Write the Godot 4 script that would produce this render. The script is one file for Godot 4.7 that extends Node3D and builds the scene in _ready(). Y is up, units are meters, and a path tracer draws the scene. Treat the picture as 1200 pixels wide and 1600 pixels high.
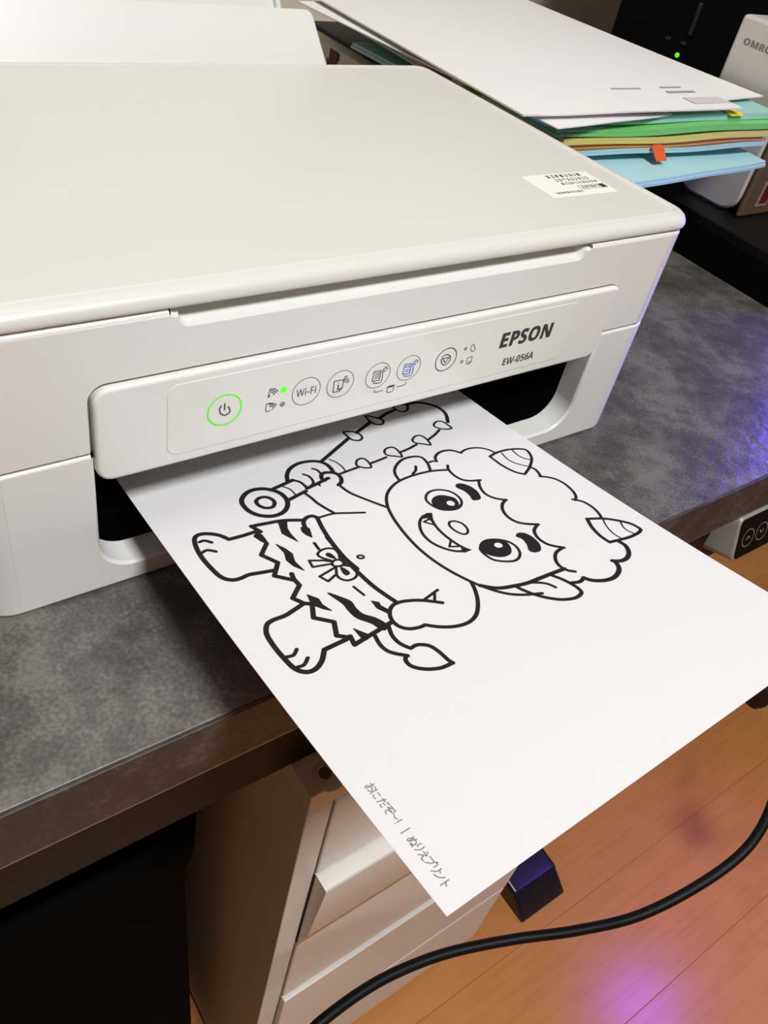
extends Node3D
# Lengths inside the builders are millimetres: x along the printer's front to the right, y up from the desk top, z towards the viewer.

const FLAT := -1
var org := Vector3.ZERO
var used := {}
var M := {}


func _ready() -> void:
	var cam := Camera3D.new()
	cam.name = "camera"
	var right := Vector3(0.809044, 0.177617, 0.560268)
	var up := Vector3(0.274147, 0.729157, -0.627035)
	var back := right.cross(up)
	cam.transform = Transform3D(Basis(right, up, back).orthonormalized(), S(-37.872, 301.237, 256.707))
	cam.fov = 63.5594
	cam.near = 0.01
	cam.far = 50.0
	add_child(cam)
	cam.current = true
	var env := Environment.new()
	env.background_mode = Environment.BG_COLOR
	env.background_color = Color(0.02, 0.02, 0.02)
	env.tonemap_mode = Environment.TONE_MAPPER_LINEAR
	env.tonemap_exposure = 1.09
	env.sdfgi_enabled = true
	env.ssao_enabled = true
	env.ssil_enabled = true
	var we := WorldEnvironment.new()
	we.name = "world"
	we.environment = env
	add_child(we)
	make_materials()
	build_ceiling_lamp("round flat white lamp on the ceiling in front of the desk", Vector3(200, 1660, 1010), 0.19, 3.85)
	build_ceiling_lamp("larger round flat white lamp on the ceiling above the desk's back edge", Vector3(150, 1660, -260), 0.38, 0.19)
	build_purple_lamp(Vector3(722, -400, 269), 0.075)
	build_light_bar(Vector3(850, 0, 0), 0.11)
	build_room()
	build_desk()
	build_cabinet()
	build_printer()
	build_sheet()
	build_stack()
	build_right_side()
	build_small()


# ---------------------------------------------------------------- helpers
func S(x: float, y: float, z: float) -> Vector3:
	return Vector3(x, y + 720.0, z) * 0.001


func begin() -> SurfaceTool:
	var s := SurfaceTool.new()
	s.begin(Mesh.PRIMITIVE_TRIANGLES)
	return s


func numbered(called: String) -> String:
	if not used.has(called):
		used[called] = 0
		return called
	used[called] += 1
	return "%s_%03d" % [called, used[called]]


func thing(called: String, label: String, category: String, at: Vector3, group := "") -> Node3D:
	var o := Node3D.new()
	o.name = numbered(called)
	o.position = S(at.x, at.y, at.z)
	org = at
	add_child(o)
	o.set_meta("label", label)
	o.set_meta("category", category)
	if group:
		o.set_meta("group", group)
	return o


func part(called: String, s: SurfaceTool, mat: Material, parent: Node3D, label := "") -> MeshInstance3D:
	s.generate_normals()
	s.index()
	var mi := MeshInstance3D.new()
	mi.name = called
	mi.mesh = s.commit()
	mi.material_override = mat
	parent.add_child(mi, true)
	if label:
		mi.set_meta("label", label)
	return mi


func setting(called: String, s: SurfaceTool, mat: Material) -> MeshInstance3D:
	var mi := part(called, s, mat, self)
	mi.set_meta("kind", "structure")
	return mi


func p(v: Vector3) -> Vector3:
	return (v - org) * 0.001


func tri(s: SurfaceTool, a: Vector3, b: Vector3, c: Vector3) -> void:
	s.add_vertex(p(a))
	s.add_vertex(p(c))
	s.add_vertex(p(b))


func quad(s: SurfaceTool, a: Vector3, b: Vector3, c: Vector3, d: Vector3) -> void:
	tri(s, a, b, c)
	tri(s, a, c, d)


# an outline point (u, v) at height w along an axis
func ax(axis: String, q: Vector2, w: float) -> Vector3:
	if axis == "y":
		return Vector3(q.x, w, -q.y)
	if axis == "z":
		return Vector3(q.x, q.y, w)
	return Vector3(w, q.x, q.y)


# counter-clockwise rounded rectangle, radii in the order (u1,v0) (u1,v1) (u0,v1) (u0,v0)
func rr(u0: float, u1: float, v0: float, v1: float, radii: Array, inset := 0.0, seg := 5) -> PackedVector2Array:
	var out := PackedVector2Array()
	u0 += inset
	u1 -= inset
	v0 += inset
	v1 -= inset
	var e := 0.04
	for k in 4:
		var r: float = maxf(radii[k] - inset, 0.06)
		var c := Vector2([u1 - r, u1 - r, u0 + r, u0 + r][k], [v0 + r, v1 - r, v1 - r, v0 + r][k])
		var a0 := -PI / 2 + k * PI / 2
		var d0 := Vector2(cos(a0), sin(a0))
		var d1 := Vector2(cos(a0 + PI / 2), sin(a0 + PI / 2))
		out.append(c + d0 * r - d1 * e)
		for i in seg + 1:
			var a := a0 + PI / 2 * i / seg
			out.append(c + Vector2(cos(a), sin(a)) * r)
		out.append(c + d1 * r - d0 * e)
	return out


# rings: arrays of [outline, w]; skins them, closes both ends unless told otherwise
func skin(s: SurfaceTool, axis: String, rings: Array, cap0 := true, cap1 := true, open := false) -> void:
	s.set_smooth_group(1)
	for i in rings.size() - 1:
		var l: PackedVector2Array = rings[i][0]
		var m: PackedVector2Array = rings[i + 1][0]
		var n := l.size()
		for j in (n - 1 if open else n):
			var k := (j + 1) % n
			quad(s, ax(axis, l[j], rings[i][1]), ax(axis, l[k], rings[i][1]), ax(axis, m[k], rings[i + 1][1]), ax(axis, m[j], rings[i + 1][1]))
	s.set_smooth_group(FLAT)
	for end in 2:
		if not [cap0, cap1][end]:
			continue
		var r: Array = rings[0] if end == 0 else rings[-1]
		cap(s, axis, r[0], r[1], end == 1)


func cap(s: SurfaceTool, axis: String, outline: PackedVector2Array, w: float, front: bool) -> void:
	s.set_smooth_group(FLAT)
	var idx := Geometry2D.triangulate_polygon(outline)
	for i in range(0, idx.size(), 3):
		var a := outline[idx[i]]
		var b := outline[idx[i + 1]]
		var c := outline[idx[i + 2]]
		if ((b - a).cross(c - a) > 0.0) != front:
			var t := b
			b = c
			c = t
		tri(s, ax(axis, a, w), ax(axis, b, w), ax(axis, c, w))


# rounded block: corner radius r seen along the axis, bevel b at both ends
func block(s: SurfaceTool, axis: String, u: Vector2, v: Vector2, w: Vector2, r: float, b: float, seg := 5) -> void:
	blockr(s, axis, u, v, w, [r, r, r, r], b, seg)


func blockr(s: SurfaceTool, axis: String, u: Vector2, v: Vector2, w: Vector2, r: Array, b: float, seg := 5) -> void:
	var rings := []
	var n := 4
	for i in n + 1:
		var a := PI / 2 * i / n
		rings.append([rr(u.x, u.y, v.x, v.y, r, b * (1.0 - sin(a)), seg), w.x + b * (1.0 - cos(a))])
	rings.append([rr(u.x, u.y, v.x, v.y, r, 0, seg), w.x + b + 0.04])
	rings.append([rr(u.x, u.y, v.x, v.y, r, 0, seg), w.y - b - 0.04])
	for i in n + 1:
		var a := PI / 2 * (n - i) / n
		rings.append([rr(u.x, u.y, v.x, v.y, r, b * (1.0 - sin(a)), seg), w.y - b * (1.0 - cos(a))])
	skin(s, axis, rings)


# box given by ranges in x, y, z with softened edges
func box(s: SurfaceTool, x: Vector2, y: Vector2, z: Vector2, b := 0.8) -> void:
	block(s, "y", x, Vector2(-z.y, -z.x), y, b, b, 3)


func boxed(x: Vector2, y: Vector2, z: Vector2, b := 0.8) -> SurfaceTool:
	var s := begin()
	box(s, x, y, z, b)
	return s


func tube(s: SurfaceTool, pts: PackedVector3Array, r: float, seg := 12) -> void:
	s.set_smooth_group(1)
	var n := pts.size()
	var side := Vector3.UP
	var prev := []
	for i in n:
		var d := (pts[mini(i + 1, n - 1)] - pts[maxi(i - 1, 0)]).normalized()
		side = (side - d * side.dot(d))
		if side.length() < 0.01:
			side = Vector3.RIGHT - d * d.x
		side = side.normalized()
		var up2 := d.cross(side)
		var ring := []
		for j in seg:
			var a := TAU * j / seg
			ring.append(pts[i] + (side * cos(a) + up2 * sin(a)) * r)
		if i > 0:
			for j in seg:
				var k := (j + 1) % seg
				quad(s, prev[j], prev[k], ring[k], ring[j])
		if i == 0 or i == n - 1:
			s.set_smooth_group(FLAT)
			for j in seg:
				var k := (j + 1) % seg
				if i == 0:
					tri(s, pts[i], ring[k], ring[j])
				else:
					tri(s, pts[i], ring[j], ring[k])
			s.set_smooth_group(1)
		prev = ring


# profile of (radius, y) turned round a vertical axis
func lathe(s: SurfaceTool, at: Vector3, prof: Array, seg := 32) -> void:
	s.set_smooth_group(1)
	for i in prof.size() - 1:
		for j in seg:
			var a := TAU * j / seg
			var b := TAU * (j + 1) / seg
			var q := func(r: Vector2, t: float) -> Vector3: return at + Vector3(r.x * cos(t), r.y, -r.x * sin(t))
			if prof[i].x > 0.001:
				tri(s, q.call(prof[i], a), q.call(prof[i], b), q.call(prof[i + 1], b))
			if prof[i + 1].x > 0.001:
				tri(s, q.call(prof[i], a), q.call(prof[i + 1], b), q.call(prof[i + 1], a))


func smooth(pts: PackedVector2Array, closed: bool, step := 4) -> PackedVector2Array:
	var out := PackedVector2Array()
	var n := pts.size()
	if n < 3:
		return pts
	var last := n if closed else n - 1
	for i in last:
		var a := pts[(i - 1 + n) % n] if closed or i > 0 else pts[0]
		var b := pts[i]
		var c := pts[(i + 1) % n]
		var d := pts[(i + 2) % n] if closed or i + 2 < n else pts[n - 1]
		for k in step:
			out.append(b.cubic_interpolate(c, a, d, float(k) / step))
	if not closed:
		out.append(pts[n - 1])
	return out


# flat print laid on a plane of constant z: strokes [kind, width, closed, [x, y, ...]]
func print_strokes(s: SurfaceTool, strokes: Array, z: float, thick := 0.06) -> void:
	for st in strokes:
		var q := PackedVector2Array()
		for i in range(0, st[3].size(), 2):
			q.append(Vector2(st[3][i], st[3][i + 1]))
		if st[0] == "F":
			var poly := q
			if Geometry2D.is_polygon_clockwise(poly):
				poly.reverse()
			skin(s, "z", [[poly, z - thick], [poly, z]], false, true)
			continue
		if st[2] == 2:
			q = smooth(q, true)
		elif st[2] == 0:
			q = smooth(q, false)
		ribbon(s, q, st[1], st[2] > 0, z)


func ribbon(s: SurfaceTool, q: PackedVector2Array, w: float, closed: bool, z: float) -> void:
	s.set_smooth_group(FLAT)
	if closed:
		q.append(q[0])
	for g in Geometry2D.offset_polyline(q, w * 0.5, Geometry2D.JOIN_ROUND, Geometry2D.END_JOINED if closed else Geometry2D.END_ROUND):
		if Geometry2D.is_polygon_clockwise(g):
			continue
		if not closed:
			cap(s, "z", g, z, true)
	if closed:
		for i in q.size() - 1:
			var d := (q[i + 1] - q[i]).normalized()
			var nn := Vector2(-d.y, d.x) * w * 0.5
			var e := d * w * 0.2
			quad(s, ax("z", q[i] - nn - e, z), ax("z", q[i + 1] - nn + e, z), ax("z", q[i + 1] + nn + e, z), ax("z", q[i] + nn - e, z))


func annulus(s: SurfaceTool, c: Vector2, r0: float, r1: float, z: float, seg := 48) -> void:
	s.set_smooth_group(FLAT)
	for i in seg:
		var a := Vector2.from_angle(TAU * i / seg)
		var b := Vector2.from_angle(TAU * (i + 1) / seg)
		quad(s, ax("z", c + a * r0, z), ax("z", c + a * r1, z), ax("z", c + b * r1, z), ax("z", c + b * r0, z))


func disc_outline(c: Vector2, r: float, seg := 40) -> PackedVector2Array:
	var o := PackedVector2Array()
	for i in seg:
		o.append(c + Vector2.from_angle(TAU * i / seg) * r)
	return o


func lettering(called: String, text: String, font_name: String, weight: int, mat: Material, parent: Node3D, low: Vector3, width: float, height: float) -> MeshInstance3D:
	var f := SystemFont.new()
	f.font_names = PackedStringArray([font_name])
	f.font_weight = weight
	var t := TextMesh.new()
	t.text = text
	var fv := FontVariation.new()
	fv.base_font = f
	fv.variation_embolden = 0.7 if weight >= 700 else 0.15
	t.font = fv
	t.font_size = 64
	t.pixel_size = 0.001
	t.depth = 0.002
	var mi := MeshInstance3D.new()
	mi.name = called
	mi.mesh = t
	mi.material_override = mat
	var bb := t.get_aabb()
	var sx := width * 0.001 / bb.size.x
	var sy := height * 0.001 / bb.size.y
	mi.scale = Vector3(sx, sy, 0.05)
	mi.position = p(low) - Vector3(bb.position.x * sx, bb.position.y * sy, 0)
	parent.add_child(mi, true)
	return mi


# ---------------------------------------------------------------- materials
func mat(col: Color, rough := 0.5, metal := 0.0, spec := 0.5) -> StandardMaterial3D:
	var m := StandardMaterial3D.new()
	m.albedo_color = col
	m.roughness = rough
	m.metallic = metal
	m.metallic_specular = spec
	return m


func c8(r: int, g: int, b: int) -> Color:
	return Color8(r, g, b)


func noise_image(seed_: int, freq: float, oct: int, size := 512) -> Image:
	var n := FastNoiseLite.new()
	n.noise_type = FastNoiseLite.TYPE_SIMPLEX_SMOOTH
	n.seed = seed_
	n.frequency = freq
	n.fractal_type = FastNoiseLite.FRACTAL_FBM
	n.fractal_octaves = oct
	return n.get_seamless_image(size, size)


func mottled(seed_: int, size: int, freqs: Array, stops: Array, speck := 0.0, speck_col := Color.WHITE) -> ImageTexture:
	var a := noise_image(seed_, freqs[0], 5, size)
	var b := noise_image(seed_ + 7, freqs[1], 4, size)
	var c := noise_image(seed_ + 19, freqs[2], 3, size)
	var img := Image.create(size, size, false, Image.FORMAT_RGB8)
	for y in size:
		for x in size:
			var f := a.get_pixel(x, y).r
			var g := b.get_pixel(x, y).r
			var h := c.get_pixel(x, y).r
			var t := clampf((f - 0.5) * 1.2 + (g - 0.5) * 0.8 + (h - 0.5) * 1.0 + 0.5, 0.0, 1.0)
			var col: Color = stops[0].lerp(stops[1], t * 2.0) if t < 0.5 else stops[1].lerp(stops[2], t * 2.0 - 1.0)
			if speck > 0.0 and h > 1.0 - speck and g > 0.45:
				col = col.lerp(speck_col, 0.6)
			img.set_pixel(x, y, col)
	return ImageTexture.create_from_image(img)


func world_mapped(m: StandardMaterial3D, tile: float) -> void:
	m.uv1_triplanar = true
	m.uv1_world_triplanar = true
	m.uv1_scale = Vector3.ONE / tile


func make_materials() -> void:
	M.white = mat(c8(233, 231, 224), 0.3)
	M.lid = mat(c8(222, 219, 211), 0.36)
	M.film = mat(c8(236, 235, 226), 0.12)
	M.panel = mat(c8(236, 234, 227), 0.28)
	M.dark = mat(c8(3, 3, 3), 0.8, 0.0, 0.1)
	M.tray = mat(c8(3, 3, 3), 0.7, 0.0, 0.05)
	M.print = mat(c8(80, 80, 84), 0.6)
	M.print_light = mat(c8(140, 140, 138), 0.6)
	M.print_ring = mat(c8(112, 112, 114), 0.6)
	M.print_blue = mat(c8(40, 92, 186), 0.6)
	M.logo = mat(c8(62, 62, 66), 0.5)
	M.green = mat(c8(90, 240, 30), 0.4)
	M.green.emission_enabled = true
	M.green.emission = c8(90, 250, 10)
	M.green.emission_energy_multiplier = 0.75
	M.ring_green = mat(c8(90, 220, 40), 0.4)
	M.ring_green.emission_enabled = true
	M.ring_green.emission = c8(90, 220, 40)
	M.ring_green.emission_energy_multiplier = 0.35
	M.desk = mat(Color.WHITE, 0.36)
	M.desk.albedo_texture = mottled(3, 1024, [0.005, 0.022, 0.17], [c8(72, 69, 64), c8(90, 86, 80), c8(116, 110, 101)], 0.16, c8(140, 134, 124))
	world_mapped(M.desk, 0.46)
	var nt := NoiseTexture2D.new()
	nt.width = 512
	nt.height = 512
	nt.seamless = true
	var fn := FastNoiseLite.new()
	fn.seed = 5
	fn.frequency = 0.09
	fn.fractal_octaves = 3
	nt.noise = fn
	nt.as_normal_map = true
	nt.bump_strength = 2.0
	M.desk.normal_enabled = true
	M.desk.normal_texture = nt
	M.desk.normal_scale = 0.22
	M.edge = mat(Color.WHITE, 0.5)
	M.edge.albedo_texture = mottled(11, 256, [0.012, 0.05, 0.2], [c8(46, 40, 37), c8(60, 54, 50), c8(80, 74, 68)], 0.14, c8(112, 105, 96))
	world_mapped(M.edge, 0.25)
	M.apron = mat(c8(17, 9, 7), 0.5, 0.0, 0.3)
	M.steel = mat(c8(150, 150, 148), 0.35, 0.8)
	M.black_steel = mat(c8(24, 24, 27), 0.3)
	M.black = mat(c8(7, 7, 7), 0.6, 0.0, 0.2)
	M.black_soft = mat(c8(6, 6, 7), 0.9, 0.0, 0.15)
	M.riser = mat(c8(20, 20, 21), 0.45, 0.0, 0.3)
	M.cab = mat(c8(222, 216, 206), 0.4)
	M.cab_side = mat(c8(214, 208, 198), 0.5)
	M.wall = mat(c8(236, 222, 200), 0.9)
	M.ceiling = mat(c8(188, 186, 180), 0.9)
	M.wall_far = mat(c8(112, 105, 95), 0.9)
	M.cable = mat(c8(9, 9, 10), 0.5, 0.0, 0.3)
	M.paper_plain = mat(c8(240, 237, 235), 0.75)


# ---------------------------------------------------------------- lamps
func build_ceiling_lamp(label: String, at: Vector3, radius: float, energy: float) -> void:
	var o := thing("ceiling_lamp", label, "lamp", at)
	var r := radius * 1000.0
	var s := begin()
	lathe(s, at, [Vector2(0, 20), Vector2(r + 25, 20), Vector2(r + 30, 10), Vector2(r + 30, -30), Vector2(r + 20, -34), Vector2(r + 16, -30), Vector2(0, -30)], 40)
	part("housing", s, M.ceiling, o)
	var d := begin()
	lathe(d, at, [Vector2(r + 16, -31), Vector2(r + 5, -44), Vector2(r - 40, -52), Vector2(0, -55)], 40)
	var g := mat(c8(255, 244, 226), 0.6)
	g.emission_enabled = true
	g.emission = c8(250, 250, 238)
	g.emission_energy_multiplier = 1.2
	part("diffuser", d, g, o)
	var l := AreaLight3D.new()
	l.name = "lamp_light"
	l.area_size = Vector2(radius * 1.9, radius * 1.9)
	l.light_color = c8(245, 249, 253)
	l.light_energy = energy
	l.shadow_enabled = true
	l.position = Vector3(0, -0.07, 0)
	l.rotation_degrees.x = -90
	o.add_child(l)


func build_purple_lamp(at: Vector3, energy: float) -> void:
	var o := thing("clip_lamp", "round violet bulb lamp on a bent arm under the desk's right front edge", "lamp", Vector3(at.x + 120, -100, 66))
	part("clip", boxed(Vector2(at.x + 100, at.x + 140), Vector2(-112, -98), Vector2(55, 78), 2), M.black_steel, o)
	var t := begin()
	tube(t, PackedVector3Array([Vector3(at.x + 120, -111, 66), Vector3(at.x + 118, -170, 100), Vector3(at.x + 90, -250, 170), Vector3(at.x + 40, -300, 235), at + Vector3(0, 17, 0)]), 3)
	part("arm", t, M.black_steel, o)
	var b := begin()
	var prof := []
	for i in 15:
		var a := -PI / 2 + PI * i / 14
		prof.append(Vector2(maxf(18.0 * cos(a), 0.0), 18.0 * sin(a)))
	lathe(b, at, prof, 32)
	var g := mat(c8(150, 90, 255), 0.5)
	g.emission_enabled = true
	g.emission = c8(140, 70, 255)
	g.emission_energy_multiplier = 7.0
	part("bulb_globe", b, g, o)
	var l := SpotLight3D.new()
	l.name = "lamp_light"
	l.light_color = c8(128, 66, 255)
	l.light_energy = energy
	l.light_size = 0.05
	l.spot_range = 6.0
	l.spot_attenuation = 2.0
	l.spot_angle = 62.0
	l.shadow_enabled = true
	l.rotation_degrees.x = -90
	l.position = p(at + Vector3(0, -22, 0))
	o.add_child(l)


func build_light_bar(at: Vector3, energy: float) -> void:
	var o := thing("light_bar", "small bar light with a violet glow lying on the right of the desk", "lamp", at)
	part("base", boxed(Vector2(at.x - 8, at.x + 30), Vector2(0.3, 120), Vector2(at.z - 55, at.z + 60), 3), M.black_steel, o)
	var d := begin()
	box(d, Vector2(at.x - 12, at.x - 8.1), Vector2(6, 116), Vector2(at.z - 50, at.z + 55), 1)
	var g := mat(c8(150, 90, 255), 0.5)
	g.emission_enabled = true
	g.emission = c8(130, 70, 255)
	g.emission_energy_multiplier = 1.5
	part("light_strip", d, g, o)
	var l := SpotLight3D.new()
	l.name = "lamp_light"
	l.light_color = c8(98, 72, 255)
	l.light_energy = energy
	l.light_size = 0.05
	l.spot_range = 4.0
	l.spot_attenuation = 2.0
	l.spot_angle = 47.0
	l.shadow_enabled = true
	l.transform = Transform3D(Basis.looking_at(Vector3(-250, -84, 40)), p(at + Vector3(-30, 84, 2)))
	o.add_child(l)


# ---------------------------------------------------------------- room
func build_room() -> void:
	org = Vector3(0, -720, 0)
	var shell := func(called: String, x: Vector2, y: Vector2, z: Vector2, m: Material) -> void:
		var w := setting(called, boxed(x, y, z, 0.1), m)
		w.position = S(org.x, org.y, org.z)
	shell.call("wall_back", Vector2(-2200, 2600), Vector2(-740, 1720), Vector2(-760, -660), M.wall)
	shell.call("wall_left", Vector2(-2300, -2200), Vector2(-740, 1720), Vector2(-760, 3000), M.wall_far)
	shell.call("wall_right", Vector2(2600, 2700), Vector2(-740, 1720), Vector2(-760, 3000), M.wall_far)
	shell.call("wall_front", Vector2(-2300, 2700), Vector2(-740, 1720), Vector2(3000, 3100), M.wall_far)
	shell.call("ceiling", Vector2(-2300, 2700), Vector2(1680, 1780), Vector2(-760, 3100), M.ceiling)
	# floor slab with single boards laid along x
	var f := setting("floor", boxed(Vector2(-2300, 2700), Vector2(-790, -734), Vector2(-760, 3100), 0.1), mat(c8(90, 55, 32), 0.8))
	f.position = S(org.x, org.y, org.z)
	var rng := RandomNumberGenerator.new()
	rng.seed = 8
	var woods := []
	for k in 4:
		var w := mat(Color.WHITE, 0.3)
		var base: Color = [c8(214, 146, 80), c8(206, 139, 73), c8(220, 152, 86), c8(200, 133, 70)][k]
		var n := FastNoiseLite.new()
		n.seed = 40 + k
		n.frequency = 0.02
		n.fractal_octaves = 4
		var img := Image.create(256, 256, false, Image.FORMAT_RGB8)
		for y in 256:
			for x in 256:
				var t := n.get_noise_2d(x * 0.5, y * 7.0) * 0.5 + n.get_noise_2d(x * 1.5 + 900, y * 1.2) * 0.35
				img.set_pixel(x, y, base.lightened(t * 0.10) if t > 0 else base.darkened(-t * 0.12))
		w.albedo_texture = ImageTexture.create_from_image(img)
		w.uv1_triplanar = true
		w.uv1_scale = Vector3(1.6, 3.0, 4.0)
		woods.append(w)
	var row := 0
	var z := -650.0
	while z < 2990.0:
		var x: float = -2518.0 - [0.0, 52.0, 25.0, 76.0][row % 4]
		while x < 2590.0:
			var x0 := maxf(x, -2195.0)
			var x1 := minf(x + 1818.0, 2595.0)
			if x1 - x0 > 20.0:
				var bs := begin()
				org = Vector3((x0 + x1) * 0.5, -720, z + 65)
				block(bs, "y", Vector2(x0 + 0.1, x1 - 0.1), Vector2(-z - 130.9, -z - 0.1), Vector2(-733.9, -720), 0.4, 0.5, 1)
				var b := part("plank", bs, woods[rng.randi() % 4], f)
				b.position = (org - Vector3(0, -720, 0)) * 0.001
			x += 1818.0
		z += 131.0
		row += 1


# ---------------------------------------------------------------- desk
func build_desk() -> void:
	var o := thing("standing_desk", "height adjustable desk with a mottled grey stone look top and dark brown front edge", "desk", Vector3(350, -720, -230))
	var top := begin()
	box(top, Vector2(-640, 1500), Vector2(-34, 0), Vector2(-610, 85.6), 0.8)
	part("desktop", top, M.desk, o)
	var e := begin()
	box(e, Vector2(-640, 1500), Vector2(-36.5, -0.6), Vector2(85.4, 87.4), 0.6)
	part("edge_band", e, M.edge, o, "dark brown front edge band with scuffs")
	var ms := begin()
	box(ms, Vector2(-640, 1500), Vector2(-39.6, -37.2), Vector2(74, 86.2), 0.4)
	part("metal_strip", ms, M.steel, o, "thin bright strip under the front edge")
	var ap := begin()
	box(ap, Vector2(-600, 1460), Vector2(-97, -41), Vector2(57, 75), 1.0)
	part("apron", ap, M.apron, o, "dark brown board under the front edge")
	for x in [-420.0, 530.0]:
		var lg := begin()
		block(lg, "y", Vector2(x - 35, x + 35), Vector2(215, 300), Vector2(-668, -42), 4, 1.5)
		part("leg", lg, M.black_steel, o)
		var ft := begin()
		# tapered foot: high in the middle, lower towards the front end
		var rings := []
		for k in [[-585.0, 6.0, 2.0], [-556.0, 30.0, 0.0], [-330.0, 52.0, 0.0], [-190.0, 52.0, 0.0], [88.0, 30.0, 0.0], [91.0, 28.5, 0.0], [93.5, 25.5, 0.0], [116.0, 6.0, 0.0], [117.5, 3.0, 1.0]]:
			rings.append([rr(x - 36 + k[2], x + 38 - k[2], -719, -719 + k[1], [1, minf(5.0, k[1] * 0.4), minf(5.0, k[1] * 0.4), 1], 0, 4), k[0]])
		skin(ft, "z", rings)
		part("foot", ft, M.black_steel, o, "black steel foot end")
	# key pad under the front edge, its face tipped up
	var kp := begin()
	var face := func(q: Vector2, w: float) -> Vector3:
		# q.x along x, q.y up the face from its lower edge; w out of the face
		var d := Vector3(0, cos(0.3), -sin(0.3))
		var n := Vector3(0, sin(0.3), cos(0.3))
		return Vector3(q.x, -72, 99) + d * q.y + n * w
	var k0 := begin()
	var rgs := []
	for k in [[0.0, -34.0], [0.0, -2.0], [0.7, -0.6], [2.0, 0.0]]:
		rgs.append([rr(460, 700, 0, 36, [5, 5, 5, 5], k[0], 5), k[1]])
	k0.set_smooth_group(1)
	for i in rgs.size() - 1:
		var n: int = rgs[i][0].size()
		for j in n:
			var j2 := (j + 1) % n
			quad(k0, face.call(rgs[i][0][j], rgs[i][1]), face.call(rgs[i][0][j2], rgs[i][1]), face.call(rgs[i + 1][0][j2], rgs[i + 1][1]), face.call(rgs[i + 1][0][j], rgs[i + 1][1]))
	var kpart := part("control_box", k0, mat(c8(156, 155, 150), 0.4, 0.2), o, "grey height control box with a glossy black key strip")
	var fc := begin()
	fc.set_smooth_group(FLAT)
	var ol := rr(461.6, 698, 1.8, 34.2, [4, 4, 4, 4], 0, 5)
	var ctr := Vector2(580, 18)
	for j in ol.size():
		tri(fc, face.call(ctr, 0.15), face.call(ol[j], 0.15), face.call(ol[(j + 1) % ol.size()], 0.15))
	part("key_strip", fc, mat(c8(6, 6, 9), 0.3, 0.0, 0.2), kpart, "glossy black")
	for i in 7:
		var kb := begin()
		kb.set_smooth_group(FLAT)
		var c := Vector2(474.5 + 17.0 * i, 16.5)
		for j in 30:
			var a := Vector2.from_angle(TAU * j / 30)
			var b := Vector2.from_angle(TAU * (j + 1) / 30)
			quad(kb, face.call(c + a * 6.6, 0.3), face.call(c + a * 7.3, 0.3), face.call(c + b * 7.3, 0.3), face.call(c + b * 6.6, 0.3))
		var mark := func(a: Vector2, b: Vector2) -> void:
			var d := (b - a).normalized()
			var nn := Vector2(-d.y, d.x) * 0.55
			quad(kb, face.call(c + a - nn, 0.3), face.call(c + b - nn, 0.3), face.call(c + b + nn, 0.3), face.call(c + a + nn, 0.3))
		if i == 0:
			mark.call(Vector2(-2.4, -1.2), Vector2(0, 1.4))
			mark.call(Vector2(0, 1.4), Vector2(2.4, -1.2))
		elif i == 1:
			mark.call(Vector2(-2.4, 1.4), Vector2(0, -1.2))
			mark.call(Vector2(0, -1.2), Vector2(2.4, 1.4))
		else:
			mark.call(Vector2(-1.6, 2), Vector2(0, -1.5))
			mark.call(Vector2(0, -1.5), Vector2(1.6, 2))
			mark.call(Vector2(-1.6, 2), Vector2(1.6, 2))
		part("button", kb, mat(c8(120, 120, 128), 0.5), kpart)


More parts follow.
